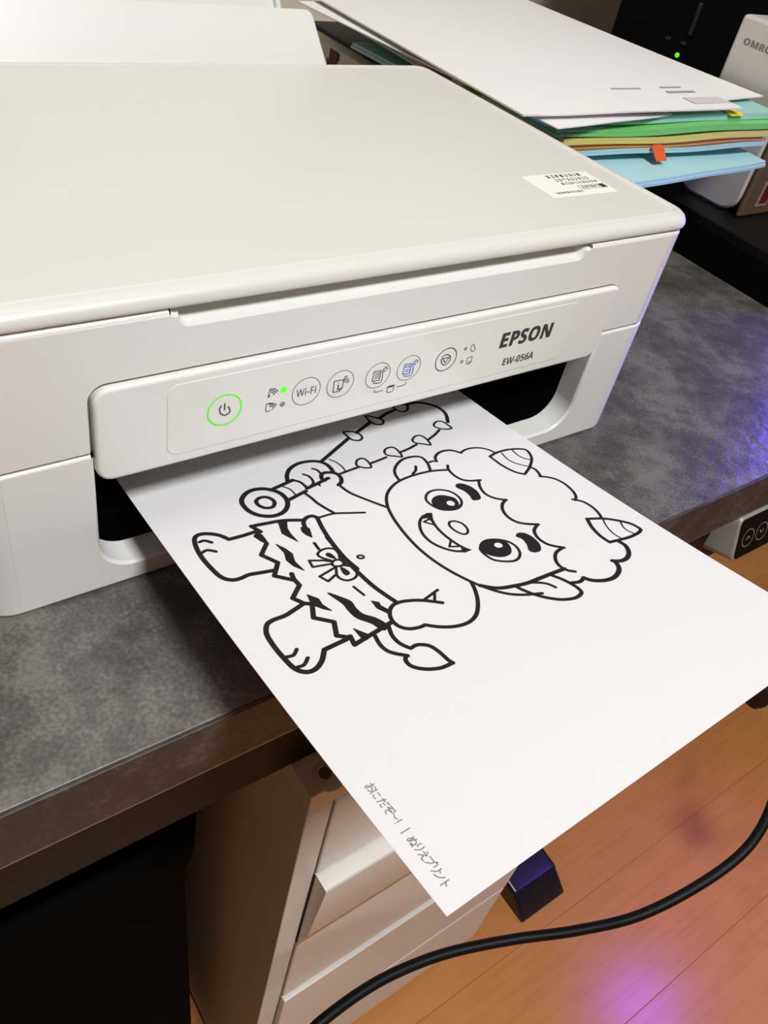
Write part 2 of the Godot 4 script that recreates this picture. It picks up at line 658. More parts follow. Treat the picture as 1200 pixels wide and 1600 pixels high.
# ---------------------------------------------------------------- cabinet
func build_cabinet() -> void:
	var o := thing("drawer_cabinet", "white drawer cabinet with sticky residue on its top, standing under the desk", "cabinet", Vector3(270, -720, -100))
	var X := Vector2(116, 424)
	var body := begin()
	box(body, Vector2(X.x, X.y), Vector2(-120.5, -102), Vector2(-330, 94.5), 0.8)
	part("top_board", body, M.cab, o)
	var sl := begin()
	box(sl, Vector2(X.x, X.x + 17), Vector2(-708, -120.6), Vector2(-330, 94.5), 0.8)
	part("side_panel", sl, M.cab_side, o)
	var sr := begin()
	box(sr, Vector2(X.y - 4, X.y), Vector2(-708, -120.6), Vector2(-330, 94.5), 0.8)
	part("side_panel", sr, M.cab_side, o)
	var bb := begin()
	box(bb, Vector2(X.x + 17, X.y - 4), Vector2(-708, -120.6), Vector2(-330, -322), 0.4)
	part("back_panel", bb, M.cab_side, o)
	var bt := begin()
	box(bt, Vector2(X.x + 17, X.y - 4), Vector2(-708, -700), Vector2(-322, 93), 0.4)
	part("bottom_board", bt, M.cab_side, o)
	for fx in [X.x + 25, X.y - 25]:
		for fz in [-300.0, 70.0]:
			var ft := begin()
			lathe(ft, Vector3(fx, -720, fz), [Vector2(0, 0), Vector2(17, 0), Vector2(17, 12), Vector2(0, 12)], 18)
			part("foot", ft, M.cab_side, o)
	var fronts := [[-213.0, -122.5, 95.5], [-435.5, -215.0, 96.5], [-564.0, -438.0, 100.0], [-699.0, -567.0, 100.0]]
	for i in 4:
		var fr: Array = fronts[i]
		var d := begin()
		box(d, Vector2(X.x + 18.4, X.y - 1), Vector2(fr[0], fr[1]), Vector2(78, fr[2]), 1.2)
		var dr := part("drawer", d, M.cab, o)
		if i == 1:
			var h := begin()
			# grip lip: proud at the top, its lower edge cut back
			var prof := PackedVector2Array([Vector2(-214.2, 90), Vector2(-214.0, 106.2), Vector2(-214.8, 107.4), Vector2(-217, 107.6), Vector2(-296, 103.0), Vector2(-309, 98.6), Vector2(-326, 96.6), Vector2(-326, 90)])
			prof.reverse()
			if Geometry2D.is_polygon_clockwise(prof):
				prof.reverse()
			skin(h, "x", [[prof, X.x + 18.4], [prof, X.y - 1]])
			part("grip", h, M.cab, dr)
	var pad := begin()
	lathe(pad, Vector3(130, -102, 88), [Vector2(0, 0.9), Vector2(6, 1.0), Vector2(8.5, 0.6), Vector2(9.2, 0)], 24)
	part("sticky_residue", pad, mat(c8(206, 206, 200), 0.35), o, "round smear of old glue")
	var pad2 := begin()
	lathe(pad2, Vector3(129.3, -101.2, 86.3), [Vector2(0, 0.7), Vector2(3.0, 0.6), Vector2(4.0, 0)], 14)
	part("torn_felt", pad2, mat(c8(120, 86, 58), 0.9), o, "brown scrap of felt")


# ---------------------------------------------------------------- printer
const BX0 := -8.0
const BX1 := 394.0
const BR := 18.0
const BZ := -262.0


# plan outline of the printer seen from above without its flat front, running from the right front corner round the back
# the right side leans out a little towards the bottom
func plan(inset: float, y: float) -> PackedVector2Array:
	var x1 := lerpf(396.0, 392.6, clampf(y / 139.0, 0.0, 1.0))
	return rr(BX0, x1, 0, -BZ, [x1 - BX1 + BR, 14, 14, BR], inset, 8)


func notch_wall(s: SurfaceTool, path: PackedVector2Array, lead: PackedVector2Array, depth: float) -> void:
	# lead: the chamfer's outline at z = 0, path: the same outline at the chamfer's foot
	s.set_smooth_group(1)
	var rows := [[lead, 0.0], [path, -1.3], [path, -1.34], [path, depth]]
	for i in rows.size() - 1:
		for j in path.size() - 1:
			var a: PackedVector2Array = rows[i][0]
			var b: PackedVector2Array = rows[i + 1][0]
			quad(s, ax("z", a[j], rows[i][1]), ax("z", a[j + 1], rows[i][1]), ax("z", b[j + 1], rows[i + 1][1]), ax("z", b[j], rows[i + 1][1]))


# open path of a notch in the front: down one side, round the corners, up the other; sgn 1 opens upwards, -1 opens downwards
func notch(x0: float, x1: float, y_open: float, y_in: float, r: float, grow: float, seg := 8) -> PackedVector2Array:
	var sgn := signf(y_open - y_in)
	var out := PackedVector2Array()
	x0 -= grow
	x1 += grow
	y_in -= sgn * grow
	r += grow * 0.6
	out.append(Vector2(x0, y_open))
	out.append(Vector2(x0, y_in + sgn * (r + 0.05)))
	for i in seg + 1:
		var a := PI + PI / 2 * i / seg
		out.append(Vector2(x0 + r + cos(a) * r, y_in + sgn * (r + sin(a) * r)))
	out.append(Vector2(x0 + r + 0.05, y_in))
	out.append(Vector2(x1 - r - 0.05, y_in))
	for i in seg + 1:
		var a := -PI / 2 + PI / 2 * i / seg
		out.append(Vector2(x1 - r + cos(a) * r, y_in + sgn * (r + sin(a) * r)))
	out.append(Vector2(x1, y_in + sgn * (r + 0.05)))
	out.append(Vector2(x1, y_open))
	return out


func front_polygon(s: SurfaceTool, poly: PackedVector2Array) -> void:
	cap(s, "z", poly, 0.0, true)


func build_printer() -> void:
	var o := thing("printer", "white flatbed inkjet printer with a lit green power ring and a sheet coming out", "printer", Vector3(195, 0, -130))
	var fl := BX0 + BR
	var fr := BX1 - BR
	var lower_y := 79.6
	var upper_y := 80.4
	# lower housing: shell and front with the output opening
	var s := begin()
	var shell := []
	for k in [[2.5, 0.0], [1.0, 0.4], [0.2, 1.4], [0.0, 2.2], [0.0, 2.3], [0.0, lower_y - 1.3], [0.0, lower_y - 1.25], [0.5, lower_y - 0.4], [1.4, lower_y], [8.0, lower_y]]:
		shell.append([plan(k[0], k[1]), k[1]])
	skin_back(s, shell)
	var lead := notch(46, 345.5, lower_y - 1.25, 12, 17, 1.2)
	var foot := notch(46, 345.5, lower_y - 1.25, 12, 17, 0.0)
	var poly := PackedVector2Array([Vector2(fl, 2.2), Vector2(fr, 2.2), Vector2(fr, lower_y - 1.25)])
	var rev := lead.duplicate()
	rev.reverse()
	poly.append_array(rev)
	poly.append(Vector2(fl, lower_y - 1.25))
	front_polygon(s, poly)
	for seg in [[fl, lead[0].x], [lead[-1].x, fr]]:
		var q := [[0.0, lower_y - 1.25], [-0.5, lower_y - 0.4], [-1.4, lower_y], [-8.0, lower_y]]
		s.set_smooth_group(1)
		for i in 3:
			quad(s, Vector3(seg[0], q[i][1], q[i][0]), Vector3(seg[1], q[i][1], q[i][0]), Vector3(seg[1], q[i + 1][1], q[i + 1][0]), Vector3(seg[0], q[i + 1][1], q[i + 1][0]))
	s.set_smooth_group(1)
	for i in 3:
		var q := [[-2.5, 0.0], [-1.0, 0.4], [-0.2, 1.4], [0.0, 2.2]]
		quad(s, Vector3(fl, q[i][1], q[i][0]), Vector3(fr, q[i][1], q[i][0]), Vector3(fr, q[i + 1][1], q[i + 1][0]), Vector3(fl, q[i + 1][1], q[i + 1][0]))
	notch_wall(s, foot, lead, -15.0)
	part("lower_housing", s, M.white, o)
	# upper housing: shell, front with the panel recess below and the finger scoop above
	var u := begin()
	shell = []
	for k in [[8.0, upper_y], [1.0, upper_y], [0.3, upper_y + 0.3], [0.0, upper_y + 1.0], [0.0, upper_y + 1.05], [0.0, 136.8], [0.0, 136.85], [0.35, 137.9], [1.1, 138.7], [2.2, 139.0], [9.0, 139.0]]:
		shell.append([plan(k[0], k[1]), k[1]])
	skin_back(u, shell)
	lead = notch(45.3, 345.0, upper_y + 1.05, 112.0, 7.5, 0.8)
	foot = notch(45.3, 345.0, upper_y + 1.05, 112.0, 7.5, 0.0)
	var scoop := notch(81, 306, 136.85, 131.2, 5.0, 0.0)
	scoop[0].x -= 3.5
	scoop[1] = Vector2(79.6, 136.0)
	scoop[-1].x += 3.5
	scoop[-2] = Vector2(307.4, 136.0)
	poly = PackedVector2Array([Vector2(fl, upper_y + 1.05)])
	poly.append_array(lead)
	poly.append(Vector2(fr, upper_y + 1.05))
	poly.append(Vector2(fr, 136.85))
	rev = scoop.duplicate()
	rev.reverse()
	poly.append_array(rev)
	poly.append(Vector2(fl, 136.85))
	front_polygon(u, poly)
	for seg in [[fl, scoop[0].x], [scoop[-1].x, fr]]:
		var q := [[0.0, 136.85], [-0.35, 137.9], [-1.1, 138.7], [-2.2, 139.0], [-9.0, 139.0]]
		u.set_smooth_group(1)
		for i in 4:
			quad(u, Vector3(seg[0], q[i][1], q[i][0]), Vector3(seg[1], q[i][1], q[i][0]), Vector3(seg[1], q[i + 1][1], q[i + 1][0]), Vector3(seg[0], q[i + 1][1], q[i + 1][0]))
	for seg in [[fl, lead[0].x], [lead[-1].x, fr]]:
		quad(u, Vector3(seg[0], upper_y, -1.0), Vector3(seg[1], upper_y, -1.0), Vector3(seg[1], upper_y + 1.05, 0), Vector3(seg[0], upper_y + 1.05, 0))
		quad(u, Vector3(seg[0], upper_y, -8.0), Vector3(seg[1], upper_y, -8.0), Vector3(seg[1], upper_y, -1.0), Vector3(seg[0], upper_y, -1.0))
	# recess wall (its outline runs the other way round because it opens downwards)
	var lead_r := lead.duplicate()
	lead_r.reverse()
	var foot_r := foot.duplicate()
	foot_r.reverse()
	notch_wall(u, foot_r, lead_r, -20.0)
	# the scoop's slope, running back and up under the lid
	u.set_smooth_group(1)
	var rows := []
	for k in [[0.0, 0.0, 0.0], [0.8, 0.35, -1.2], [0.9, 0.4, -1.3], [3.4, 5.4, -12.0]]:
		var row := PackedVector3Array()
		for q in scoop:
			var cx := clampf(q.x, 84.0, 303.0)
			row.append(Vector3(lerpf(q.x, cx, k[0] / 6.0), minf(q.y + k[1], 139.0), k[2]))
		rows.append(row)
	for i in rows.size() - 1:
		for j in scoop.size() - 1:
			quad(u, rows[i][j], rows[i][j + 1], rows[i + 1][j + 1], rows[i + 1][j])
	u.set_smooth_group(FLAT)
	for e in [scoop[0].x, scoop[-1].x]:
		quad(u, Vector3(e, 136.8, 0), Vector3(e, 136.8, -12), Vector3(e, 139, -12), Vector3(e, 139, -2.2))
	part("upper_housing", u, M.white, o)
	# scanner lid with a rolled front edge and a fine raised line round its flat top
	var l := begin()
	var lid := []
	for k in [[10.0, 139.7], [1.2, 139.7], [0.4, 140.0], [0.1, 140.6], [0.0, 141.2], [0.0, 142.0], [0.4, 143.6], [1.5, 145.2], [3.2, 146.3], [5.2, 146.9], [7.0, 147.0], [7.1, 147.02], [7.5, 147.35], [8.0, 147.4], [8.5, 147.1], [9.0, 146.6], [9.1, 146.58], [9.4, 146.55]]:
		var edge := rr(BX0, 391.0, 0, 258.0, [16, 14, 14, BR], k[0], 8)
		for i in edge.size():
			if edge[i].x > 200.0:
				edge[i].x += (129.0 - edge[i].y) * 0.024
		lid.append([edge, k[1]])
	skin(l, "y", lid, true, true)
	part("scanner_lid", l, M.lid, o)
	# inside: black liner and output tray
	var li := begin()
	li.set_smooth_group(FLAT)
	var A := Vector3(47, 12.2, -15)
	var B := Vector3(344.5, 112, -170)
	quad(li, Vector3(A.x, A.y, B.z), Vector3(B.x, A.y, B.z), Vector3(B.x, B.y, B.z), Vector3(A.x, B.y, B.z))
	quad(li, Vector3(A.x, A.y, A.z), Vector3(A.x, A.y, B.z), Vector3(A.x, B.y, B.z), Vector3(A.x, B.y, A.z))
	quad(li, Vector3(B.x, A.y, B.z), Vector3(B.x, A.y, A.z), Vector3(B.x, B.y, A.z), Vector3(B.x, B.y, B.z))
	quad(li, Vector3(A.x, A.y, A.z), Vector3(B.x, A.y, A.z), Vector3(B.x, A.y, B.z), Vector3(A.x, A.y, B.z))
	quad(li, Vector3(A.x, B.y, B.z), Vector3(B.x, B.y, B.z), Vector3(B.x, B.y, -20.1), Vector3(A.x, B.y, -20.1))
	quad(li, Vector3(A.x, 66.5, -19.9), Vector3(B.x, 66.5, -19.9), Vector3(B.x, B.y, -19.9), Vector3(A.x, B.y, -19.9))
	part("inner_cavity", li, M.dark, o, "black inside of the output opening")
	var tr := begin()
	box(tr, Vector2(47.5, 344), Vector2(12.4, 31.5), Vector2(-168, -15.2), 1.0)
	part("output_tray", tr, M.tray, o, "glossy black output tray, folded in")
	# control panel
	var pn := begin()
	blockr(pn, "z", Vector2(46.1, 344.3), Vector2(66.2, 111.3), Vector2(-19.5, 2.2), [8, 4, 7, 7], 1.6, 6)
	part("control_panel", pn, M.panel, o)
	var fm := begin()
	var ring := rr(75.6, 313.2, 71.6, 107.3, [5, 5, 5, 5], 0, 5)
	skin(fm, "z", [[ring, 2.0], [ring, 2.33], [rr(75.6, 313.2, 71.6, 107.3, [5, 5, 5, 5], 0.25, 5), 2.42]])
	part("panel_film", fm, M.film, o, "glossy clear film over the keys")
	var zt := 2.47
	var keys := [
		["power", Vector2(101.3, 89.5), 8.2, 0.85, M.ring_green, [["L", 0.75, 0, [99.6, 92.1, 98.9, 90.6, 99.4, 88.3, 101.2, 86.8, 103.0, 87.1, 103.8, 88.6, 102.9, 90.9]], ["L", 0.75, 0, [101.2, 92.9, 101.2, 89.5]]], M.print],
		["wifi", Vector2(141.6, 89.4), 7.5, 0.42, M.print_ring, [], M.print],
		["info", Vector2(159.9, 89.1), 7.5, 0.42, M.print_ring, [["L", 0.55, 1, [156.2, 91.4, 161.4, 91.2, 161.4, 86.6, 160.0, 85.0, 156.5, 85.2]], ["L", 0.55, 0, [161.4, 86.6, 159.9, 86.5, 160.0, 85.0]], ["L", 0.80, 0, [158.9, 88.7, 159.0, 86.2]], ["L", 0.50, 0, [158.3, 88.7, 159.1, 88.7]], ["L", 0.50, 0, [158.3, 86.3, 159.9, 86.3]], ["F", 0.00, 1, [158.5, 89.9, 158.8, 90.2, 159.2, 89.8, 159.0, 89.5]], ["L", 0.40, 1, [161.7, 92.8, 163.1, 92.8, 163.1, 91.7, 161.7, 91.7]], ["L", 0.40, 0, [161.5, 90.9, 164.6, 90.9]], ["L", 0.40, 1, [163.1, 90.2, 164.5, 90.1, 164.5, 89.1, 163.1, 89.1]], ["L", 0.40, 0, [162.5, 91.7, 162.5, 90.9]], ["L", 0.40, 0, [161.4, 90.3, 162.2, 90.3, 162.3, 89.4]]], M.print],
		["copy", Vector2(181.2, 89.0), 7.2, 0.42, M.print_ring, [["L", 0.55, 1, [178.5, 91.6, 182.5, 91.6, 182.6, 86.1, 178.4, 86.2]], ["L", 0.55, 0, [183.1, 90.5, 183.8, 90.3, 183.9, 84.8, 179.7, 84.9, 179.6, 85.5]], ["L", 0.45, 0, [179.3, 90.5, 182.2, 90.4]], ["L", 0.45, 0, [179.3, 89.5, 182.2, 89.4]], ["L", 0.45, 0, [179.3, 88.5, 182.1, 88.5]], ["L", 0.45, 0, [179.3, 87.6, 182.1, 87.5]], ["L", 0.45, 1, [183.5, 91.7, 185.0, 93.2, 186.4, 91.8, 184.8, 90.4]], ["L", 0.45, 0, [184.4, 91.6, 185.2, 92.3]]], M.print],
		["color_copy", Vector2(199.6, 89.2), 7.2, 0.42, M.print_ring, [["L", 0.55, 1, [196.5, 91.7, 200.7, 91.6, 201.0, 86.0, 196.6, 86.1]], ["L", 0.55, 0, [201.3, 90.6, 202.1, 90.3, 202.4, 84.7, 198.0, 84.8, 197.8, 85.3]], ["F", 0.00, 1, [197.4, 90.7, 198.4, 90.7, 198.5, 89.6, 197.5, 89.6]], ["F", 0.00, 1, [199.1, 90.7, 200.1, 90.7, 200.2, 89.6, 199.2, 89.6]], ["L", 0.45, 0, [197.5, 88.5, 200.4, 88.4]], ["L", 0.45, 0, [197.5, 87.5, 200.5, 87.4]], ["L", 0.45, 1, [201.8, 91.7, 203.2, 93.3, 204.8, 91.9, 203.2, 90.4]], ["L", 0.45, 0, [202.7, 91.6, 203.5, 92.4]]], M.print_blue],
		["stop", Vector2(223.1, 89.1), 6.9, 0.62, M.print, [["L", 0.60, 2, [220.0, 89.1, 220.3, 91.2, 222.5, 92.1, 225.0, 91.0, 225.9, 89.2, 225.4, 87.1, 223.6, 85.8, 221.3, 86.8]], ["L", 0.60, 1, [220.8, 90.1, 225.0, 90.1, 223.1, 87.0]]], M.print],
	]
	for k in keys:
		var b := begin()
		var c: Vector2 = k[1]
		skin(b, "z", [[disc_outline(c, k[2] + 0.1), 2.3], [disc_outline(c, k[2] + 0.05), 2.43], [disc_outline(c, k[2] - 0.2), zt - 0.01]])
		var bt := part("button", b, M.film, o)
		var rg := begin()
		annulus(rg, c, k[2] - k[3], k[2], zt + 0.02)
		part("ring_light" if k[0] == "power" else "printed_ring", rg, k[4], bt, "glowing green ring" if k[0] == "power" else "")
		if k[5].size():
			var ic := begin()
			print_strokes(ic, k[5], zt + 0.03)
			part("icon", ic, k[6], bt, "blue page icon" if k[0] == "color_copy" else "")
		else:
			lettering("key_lettering", "Wi-Fi", "Droid Sans", 500, M.print, bt, Vector3(136.4, 87.4, zt + 0.03), 10.4, 3.9)
	var loose := [["wifi_direct_icon", [["F", 0.00, 1, [121.7, 90.8, 122.1, 92.9, 122.8, 92.4, 122.8, 90.6]], ["L", 0.45, 0, [122.8, 95.4, 122.1, 92.9]], ["L", 0.50, 0, [122.6, 95.1, 124.9, 94.7, 126.8, 92.9]], ["L", 0.50, 0, [122.4, 94.2, 124.4, 93.9, 126.0, 92.3]], ["L", 0.50, 0, [122.8, 93.1, 124.2, 93.0, 125.2, 91.7]], ["F", 0.00, 1, [124.1, 91.9, 124.6, 92.0, 124.9, 91.6, 124.5, 91.3]]]], ["wifi_page_icon", [["L", 0.50, 0, [125.1, 86.9, 121.8, 87.4, 121.6, 83.5, 123.1, 83.3, 124.1, 83.4]], ["L", 0.50, 0, [122.7, 87.2, 125.1, 86.8, 126.9, 85.7]], ["L", 0.50, 0, [122.8, 86.4, 124.9, 86.1, 126.3, 84.9]], ["L", 0.50, 0, [123.1, 85.5, 124.6, 85.4, 125.6, 84.2]], ["F", 0.00, 1, [124.3, 84.0, 124.8, 84.2, 125.2, 83.7, 124.7, 83.4]]]], ["bracket_line", [["L", 0.50, 0, [181.2, 80.9, 181.3, 79.3, 186.3, 79.2]], ["L", 0.50, 0, [194.4, 79.3, 199.6, 79.4, 199.9, 80.8]]]], ["scanner_icon", [["F", 0.00, 1, [187.9, 79.9, 189.4, 81.2, 193.1, 81.1, 193.0, 79.9]], ["L", 0.50, 0, [188.9, 79.6, 189.0, 77.5, 192.5, 77.3, 192.7, 79.7]]]], ["ink_drop_icon", [["L", 0.45, 2, [239.2, 94.9, 238.5, 92.7, 239.1, 91.1, 240.7, 90.4, 241.7, 91.1, 241.0, 92.8]]]], ["paper_page_icon", [["L", 0.45, 1, [238.1, 86.9, 241.3, 87.1, 241.5, 83.7, 240.6, 83.0, 238.4, 83.2]], ["L", 0.50, 0, [241.5, 83.9, 240.0, 84.2, 240.4, 83.0]]]]]
	for k in loose:
		var ic := begin()
		print_strokes(ic, k[1], 2.46)
		part(k[0], ic, M.print, o)
	for k in [[Vector2(129.6, 93.0), 1.75, M.green, "lit green indicator light"], [Vector2(129.8, 85.2), 1.45, M.print_light, "unlit grey indicator light"], [Vector2(234.8, 93.0), 1.15, M.print_light, ""], [Vector2(234.7, 85.3), 1.15, M.print_light, ""]]:
		var d := begin()
		skin(d, "z", [[disc_outline(k[0], k[1], 24), 2.4], [disc_outline(k[0], k[1] * 0.9, 24), 2.5]])
		part("indicator_light", d, k[2], o, k[3])
	lettering("logo_lettering", "EPSON", "Droid Sans", 700, M.logo, o, Vector3(259.2, 88.1, 2.46), 37.6, 9.4)
	lettering("model_lettering", "EW-056A", "Droid Sans", 600, M.print, o, Vector3(265.7, 76.2, 2.46), 23.0, 4.6)
	# sticker on the lid
	var sk := begin()
	skin(sk, "y", [[rr(314, 366, 39, 67, [1, 1, 1, 1], 0, 3), 146.55], [rr(314, 366, 39, 67, [1, 1, 1, 1], 0, 3), 146.72]])
	var stk := part("sticker", sk, mat(c8(246, 243, 232), 0.5), o, "white information sticker on the lid")
	var rng := RandomNumberGenerator.new()
	rng.seed = 21
	var ink := begin()
	ink.set_smooth_group(FLAT)
	var bar := func(x0: float, x1: float, z0: float, z1: float) -> void:
		quad(ink, Vector3(x0, 146.78, z1), Vector3(x1, 146.78, z1), Vector3(x1, 146.78, z0), Vector3(x0, 146.78, z0))
	for line in [[331.0, 358.5, -65.0, 3.1], [334.0, 359.0, -59.8, 3.1], [334.0, 363.0, -54.8, 2.4], [320.0, 341.0, -44.4, 2.0], [344.5, 358.0, -48.8, 2.4]]:
		var x: float = line[0]
		while x < line[1]:
			var w: float = rng.randf_range(0.45, 0.9) * line[3]
			var h: float = line[3]
			bar.call(x, x + w, line[2], line[2] + h * 0.22)
			bar.call(x + w * rng.randf_range(0.1, 0.6), x + w * 0.75, line[2], line[2] + h)
			if rng.randf() < 0.7:
				bar.call(x, x + w, line[2] + h * 0.7, line[2] + h * 0.95)
			x += w + 0.35 * line[3]
	bar.call(359.5, 364.0, -49.6, -45.2)
	bar.call(342.5, 364.0, -49.8, -49.5)
	bar.call(342.5, 364.0, -45.3, -45.0)
	bar.call(342.5, 342.8, -49.8, -45.0)
	part("sticker_print", ink, mat(c8(52, 49, 47), 0.6), stk)
	# rear: low back deck, raised feed cover and paper rest
	var dk := begin()
	box(dk, Vector2(4, 386), Vector2(40, 112), Vector2(-302, -262.2), 4)
	part("rear_deck", dk, M.white, o)
	var fc := begin()
	var cover := []
	for k in [[1.2, 0.0], [0.3, 0.4], [0.0, 1.2], [0.0, 3.0], [0.3, 3.8], [1.2, 4.2]]:
		cover.append([k[0], k[1]])
	leaning_plate(fc, Vector3(0, 138, -262), Vector3(0, 34.5, -19), 79, 311, 86, 303, 5, cover)
	part("feed_cover", fc, M.white, o, "white leaning cover behind the lid")
	var rest := begin()
	leaning_plate(rest, Vector3(0, 137, -274), Vector3(0, 120, -62), 106, 284, 106, 284, 6, cover)
	var rs := part("paper_rest", rest, M.white, o)
	for x in [106.0, 280.0]:
		var rl := begin()
		leaning_plate(rl, Vector3(0, 137, -270), Vector3(0, 120, -62), x, x + 4, x, x + 4, 1, cover)
		part("edge_rail", rl, M.white, rs)


# skins everything but the flat front stretch (the seam between the last and the first outline point)
func skin_back(s: SurfaceTool, rings: Array) -> void:
	skin(s, "y", rings, true, false, true)


func leaning_plate(s: SurfaceTool, low: Vector3, rise: Vector3, xa: float, xb: float, xc: float, xd: float, r: float, prof: Array) -> void:
	var n := Vector3.RIGHT.cross(rise).normalized()
	var h := rise.length()
	var up2 := rise / h
	s.set_smooth_group(1)
	var rings := []
	for k in prof:
		var q := rr(0, 1000, 0, h, [1, r, r, 1], k[0], 4)
		var ring := PackedVector3Array()
		for v in q:
			var t := clampf(v.y / h, 0.0, 1.0)
			# keep the rounded corners true while the sides lean in
			var left := lerpf(xa, xc, t)
			var rgt := lerpf(xb, xd, t)
			var x := left + v.x if v.x < 500.0 else rgt - (1000.0 - v.x)
			ring.append(Vector3(x, 0, 0) + Vector3(0, low.y, low.z) + up2 * v.y + n * (k[1] - 4.2))
		rings.append(ring)
	for i in rings.size() - 1:
		for j in rings[i].size():
			var j2: int = (j + 1) % rings[i].size()
			quad(s, rings[i][j], rings[i][j2], rings[i + 1][j2], rings[i + 1][j])
	s.set_smooth_group(FLAT)
	for e in [0, rings.size() - 1]:
		var ring: PackedVector3Array = rings[e]
		var c := Vector3.ZERO
		for v in ring:
			c += v
		c /= ring.size()
		for j in ring.size():
			if e == 0:
				tri(s, c, ring[(j + 1) % ring.size()], ring[j])
			else:
				tri(s, c, ring[j], ring[(j + 1) % ring.size()])


# ---------------------------------------------------------------- printed sheet
const TW := 1448
const TH := 2048
const PX := 6.8956
var ink: PackedByteArray


func dab(a: Vector2, b: Vector2, w: float, value := 255) -> void:
	# a, b in millimetres on the sheet (u across, v from the end that hangs out)
	a *= PX
	b *= PX
	var r := w * 0.5 * PX
	var x0 := maxi(0, int(minf(a.x, b.x) - r - 2))
	var x1 := mini(TW - 1, int(maxf(a.x, b.x) + r + 2))
	var y0 := maxi(0, int(minf(a.y, b.y) - r - 2))
	var y1 := mini(TH - 1, int(maxf(a.y, b.y) + r + 2))
	var d := b - a
	var l2 := maxf(d.length_squared(), 0.0001)
	for y in range(y0, y1 + 1):
		for x in range(x0, x1 + 1):
			var q := Vector2(x, y) - a
			var t := clampf(q.dot(d) / l2, 0.0, 1.0)
			var c := clampf(r + 0.5 - (q - d * t).length(), 0.0, 1.0)
			if c > 0.0:
				var i := y * TW + x
				if value == 255:
					ink[i] = maxi(ink[i], int(c * 255))
				elif value == 0:
					ink[i] = mini(ink[i], int((1.0 - c) * 255))
				else:
					ink[i] = maxi(ink[i], int(c * value))


func flood(poly: PackedVector2Array, white: bool) -> void:
	var lo := Vector2(1e6, 1e6)
	var hi := -lo
	for q in poly:
		lo = lo.min(q)
		hi = hi.max(q)
	for y in range(int(lo.y * PX), int(hi.y * PX) + 2):
		var cuts := []
		var fy := y / PX
		for i in poly.size():
			var a := poly[i]
			var b := poly[(i + 1) % poly.size()]
			if (a.y <= fy) != (b.y <= fy):
				cuts.append(a.x + (fy - a.y) / (b.y - a.y) * (b.x - a.x))
		cuts.sort()
		for i in range(0, cuts.size() - 1, 2):
			for x in range(int(ceil(cuts[i] * PX)), int(cuts[i + 1] * PX) + 1):
				ink[y * TW + x] = 0 if white else 255


func k(kind: String, w: float, closed: int, n: Array) -> void:
	var q := PackedVector2Array()
	for i in range(0, n.size(), 2):
		q.append(Vector2(n[i], n[i + 1]))
	if not kind.ends_with("s"):
		q = smooth(q, closed == 1, 5)
	if kind[0] == "F" or kind[0] == "W":
		flood(q, kind[0] == "W")
	var last := q.size() if closed else q.size() - 1
	for i in last:
		if kind[0] == "L":
			dab(q[i], q[(i + 1) % q.size()], w * 1.14)
		elif kind[0] == "F":
			dab(q[i], q[(i + 1) % q.size()], 0.5)
		else:
			dab(q[i], q[(i + 1) % q.size()], 0.3, 0)


# a small written character: strokes in a unit square, at (u, v), read towards the sheet's free end
func glyph(u: float, v: float, size: float, strokes: Array) -> void:
	for st in strokes:
		var q := PackedVector2Array()
		for i in range(0, st.size(), 2):
			q.append(Vector2(u - (st[i + 1] - 0.5) * size, v - (st[i] - 0.5) * size))
		q = smooth(q, false, 4)
		for i in q.size() - 1:
			dab(q[i], q[i + 1], 0.34, 150)


func sheet_point(u: float, z: float, lift: float) -> Vector3:
	return Vector3(65.731 + u + 0.010785 * z, 38.106 + 0.065661 * z + 0.000255 * z * z + 0.000198 * u * z + lift, z - 0.010785 * u)


func build_sheet() -> void:
	ink = PackedByteArray()
	ink.resize(TW * TH)
	draw_picture()
	draw_caption()
	var rgb := PackedByteArray()
	rgb.resize(TW * TH * 3)
	for i in TW * TH:
		var t := ink[i]
		if t == 0:
			rgb[i * 3] = 234
			rgb[i * 3 + 1] = 231
			rgb[i * 3 + 2] = 230
		else:
			var f := t / 255.0
			rgb[i * 3] = int(lerpf(237, 30, f))
			rgb[i * 3 + 1] = int(lerpf(234, 27, f))
			rgb[i * 3 + 2] = int(lerpf(232, 26, f))
	var img := Image.create_from_data(TW, TH, false, Image.FORMAT_RGB8, rgb)
	var m := mat(Color.WHITE, 0.72, 0.0, 0.35)
	m.albedo_texture = ImageTexture.create_from_image(img)
	m.texture_repeat = false
	m.backlight_enabled = true
	m.backlight = Color(0.45, 0.45, 0.44)
	var o := thing("printed_sheet", "white sheet coming out of the printer with a black outline drawing of a horned child", "paper", Vector3(170, 44, 80))
	var s := begin()
	var nu := 14
	var nv := 40
	var z1 := 211.317
	for side in 2:
		for i in nu:
			for j in nv:
				var c := []
				for q in [[0, 0], [1, 0], [1, 1], [0, 1]]:
					var u: float = 210.0 * (i + q[0]) / nu
					var v: float = 297.0 * (j + q[1]) / nv
					c.append([Vector2(u / 210.0, v / 297.0) if side == 0 else Vector2(0.01, 0.01), sheet_point(u, z1 - v, 0.06 if side == 0 else -0.06)])
				s.set_smooth_group(1 if side == 0 else 2)
				var order := [0, 1, 2, 0, 2, 3] if side == 1 else [0, 2, 1, 0, 3, 2]
				order.reverse()
				for t in order:
					s.set_uv(c[t][0])
					s.add_vertex(p(c[t][1]))
	part("sheet", s, m, o)


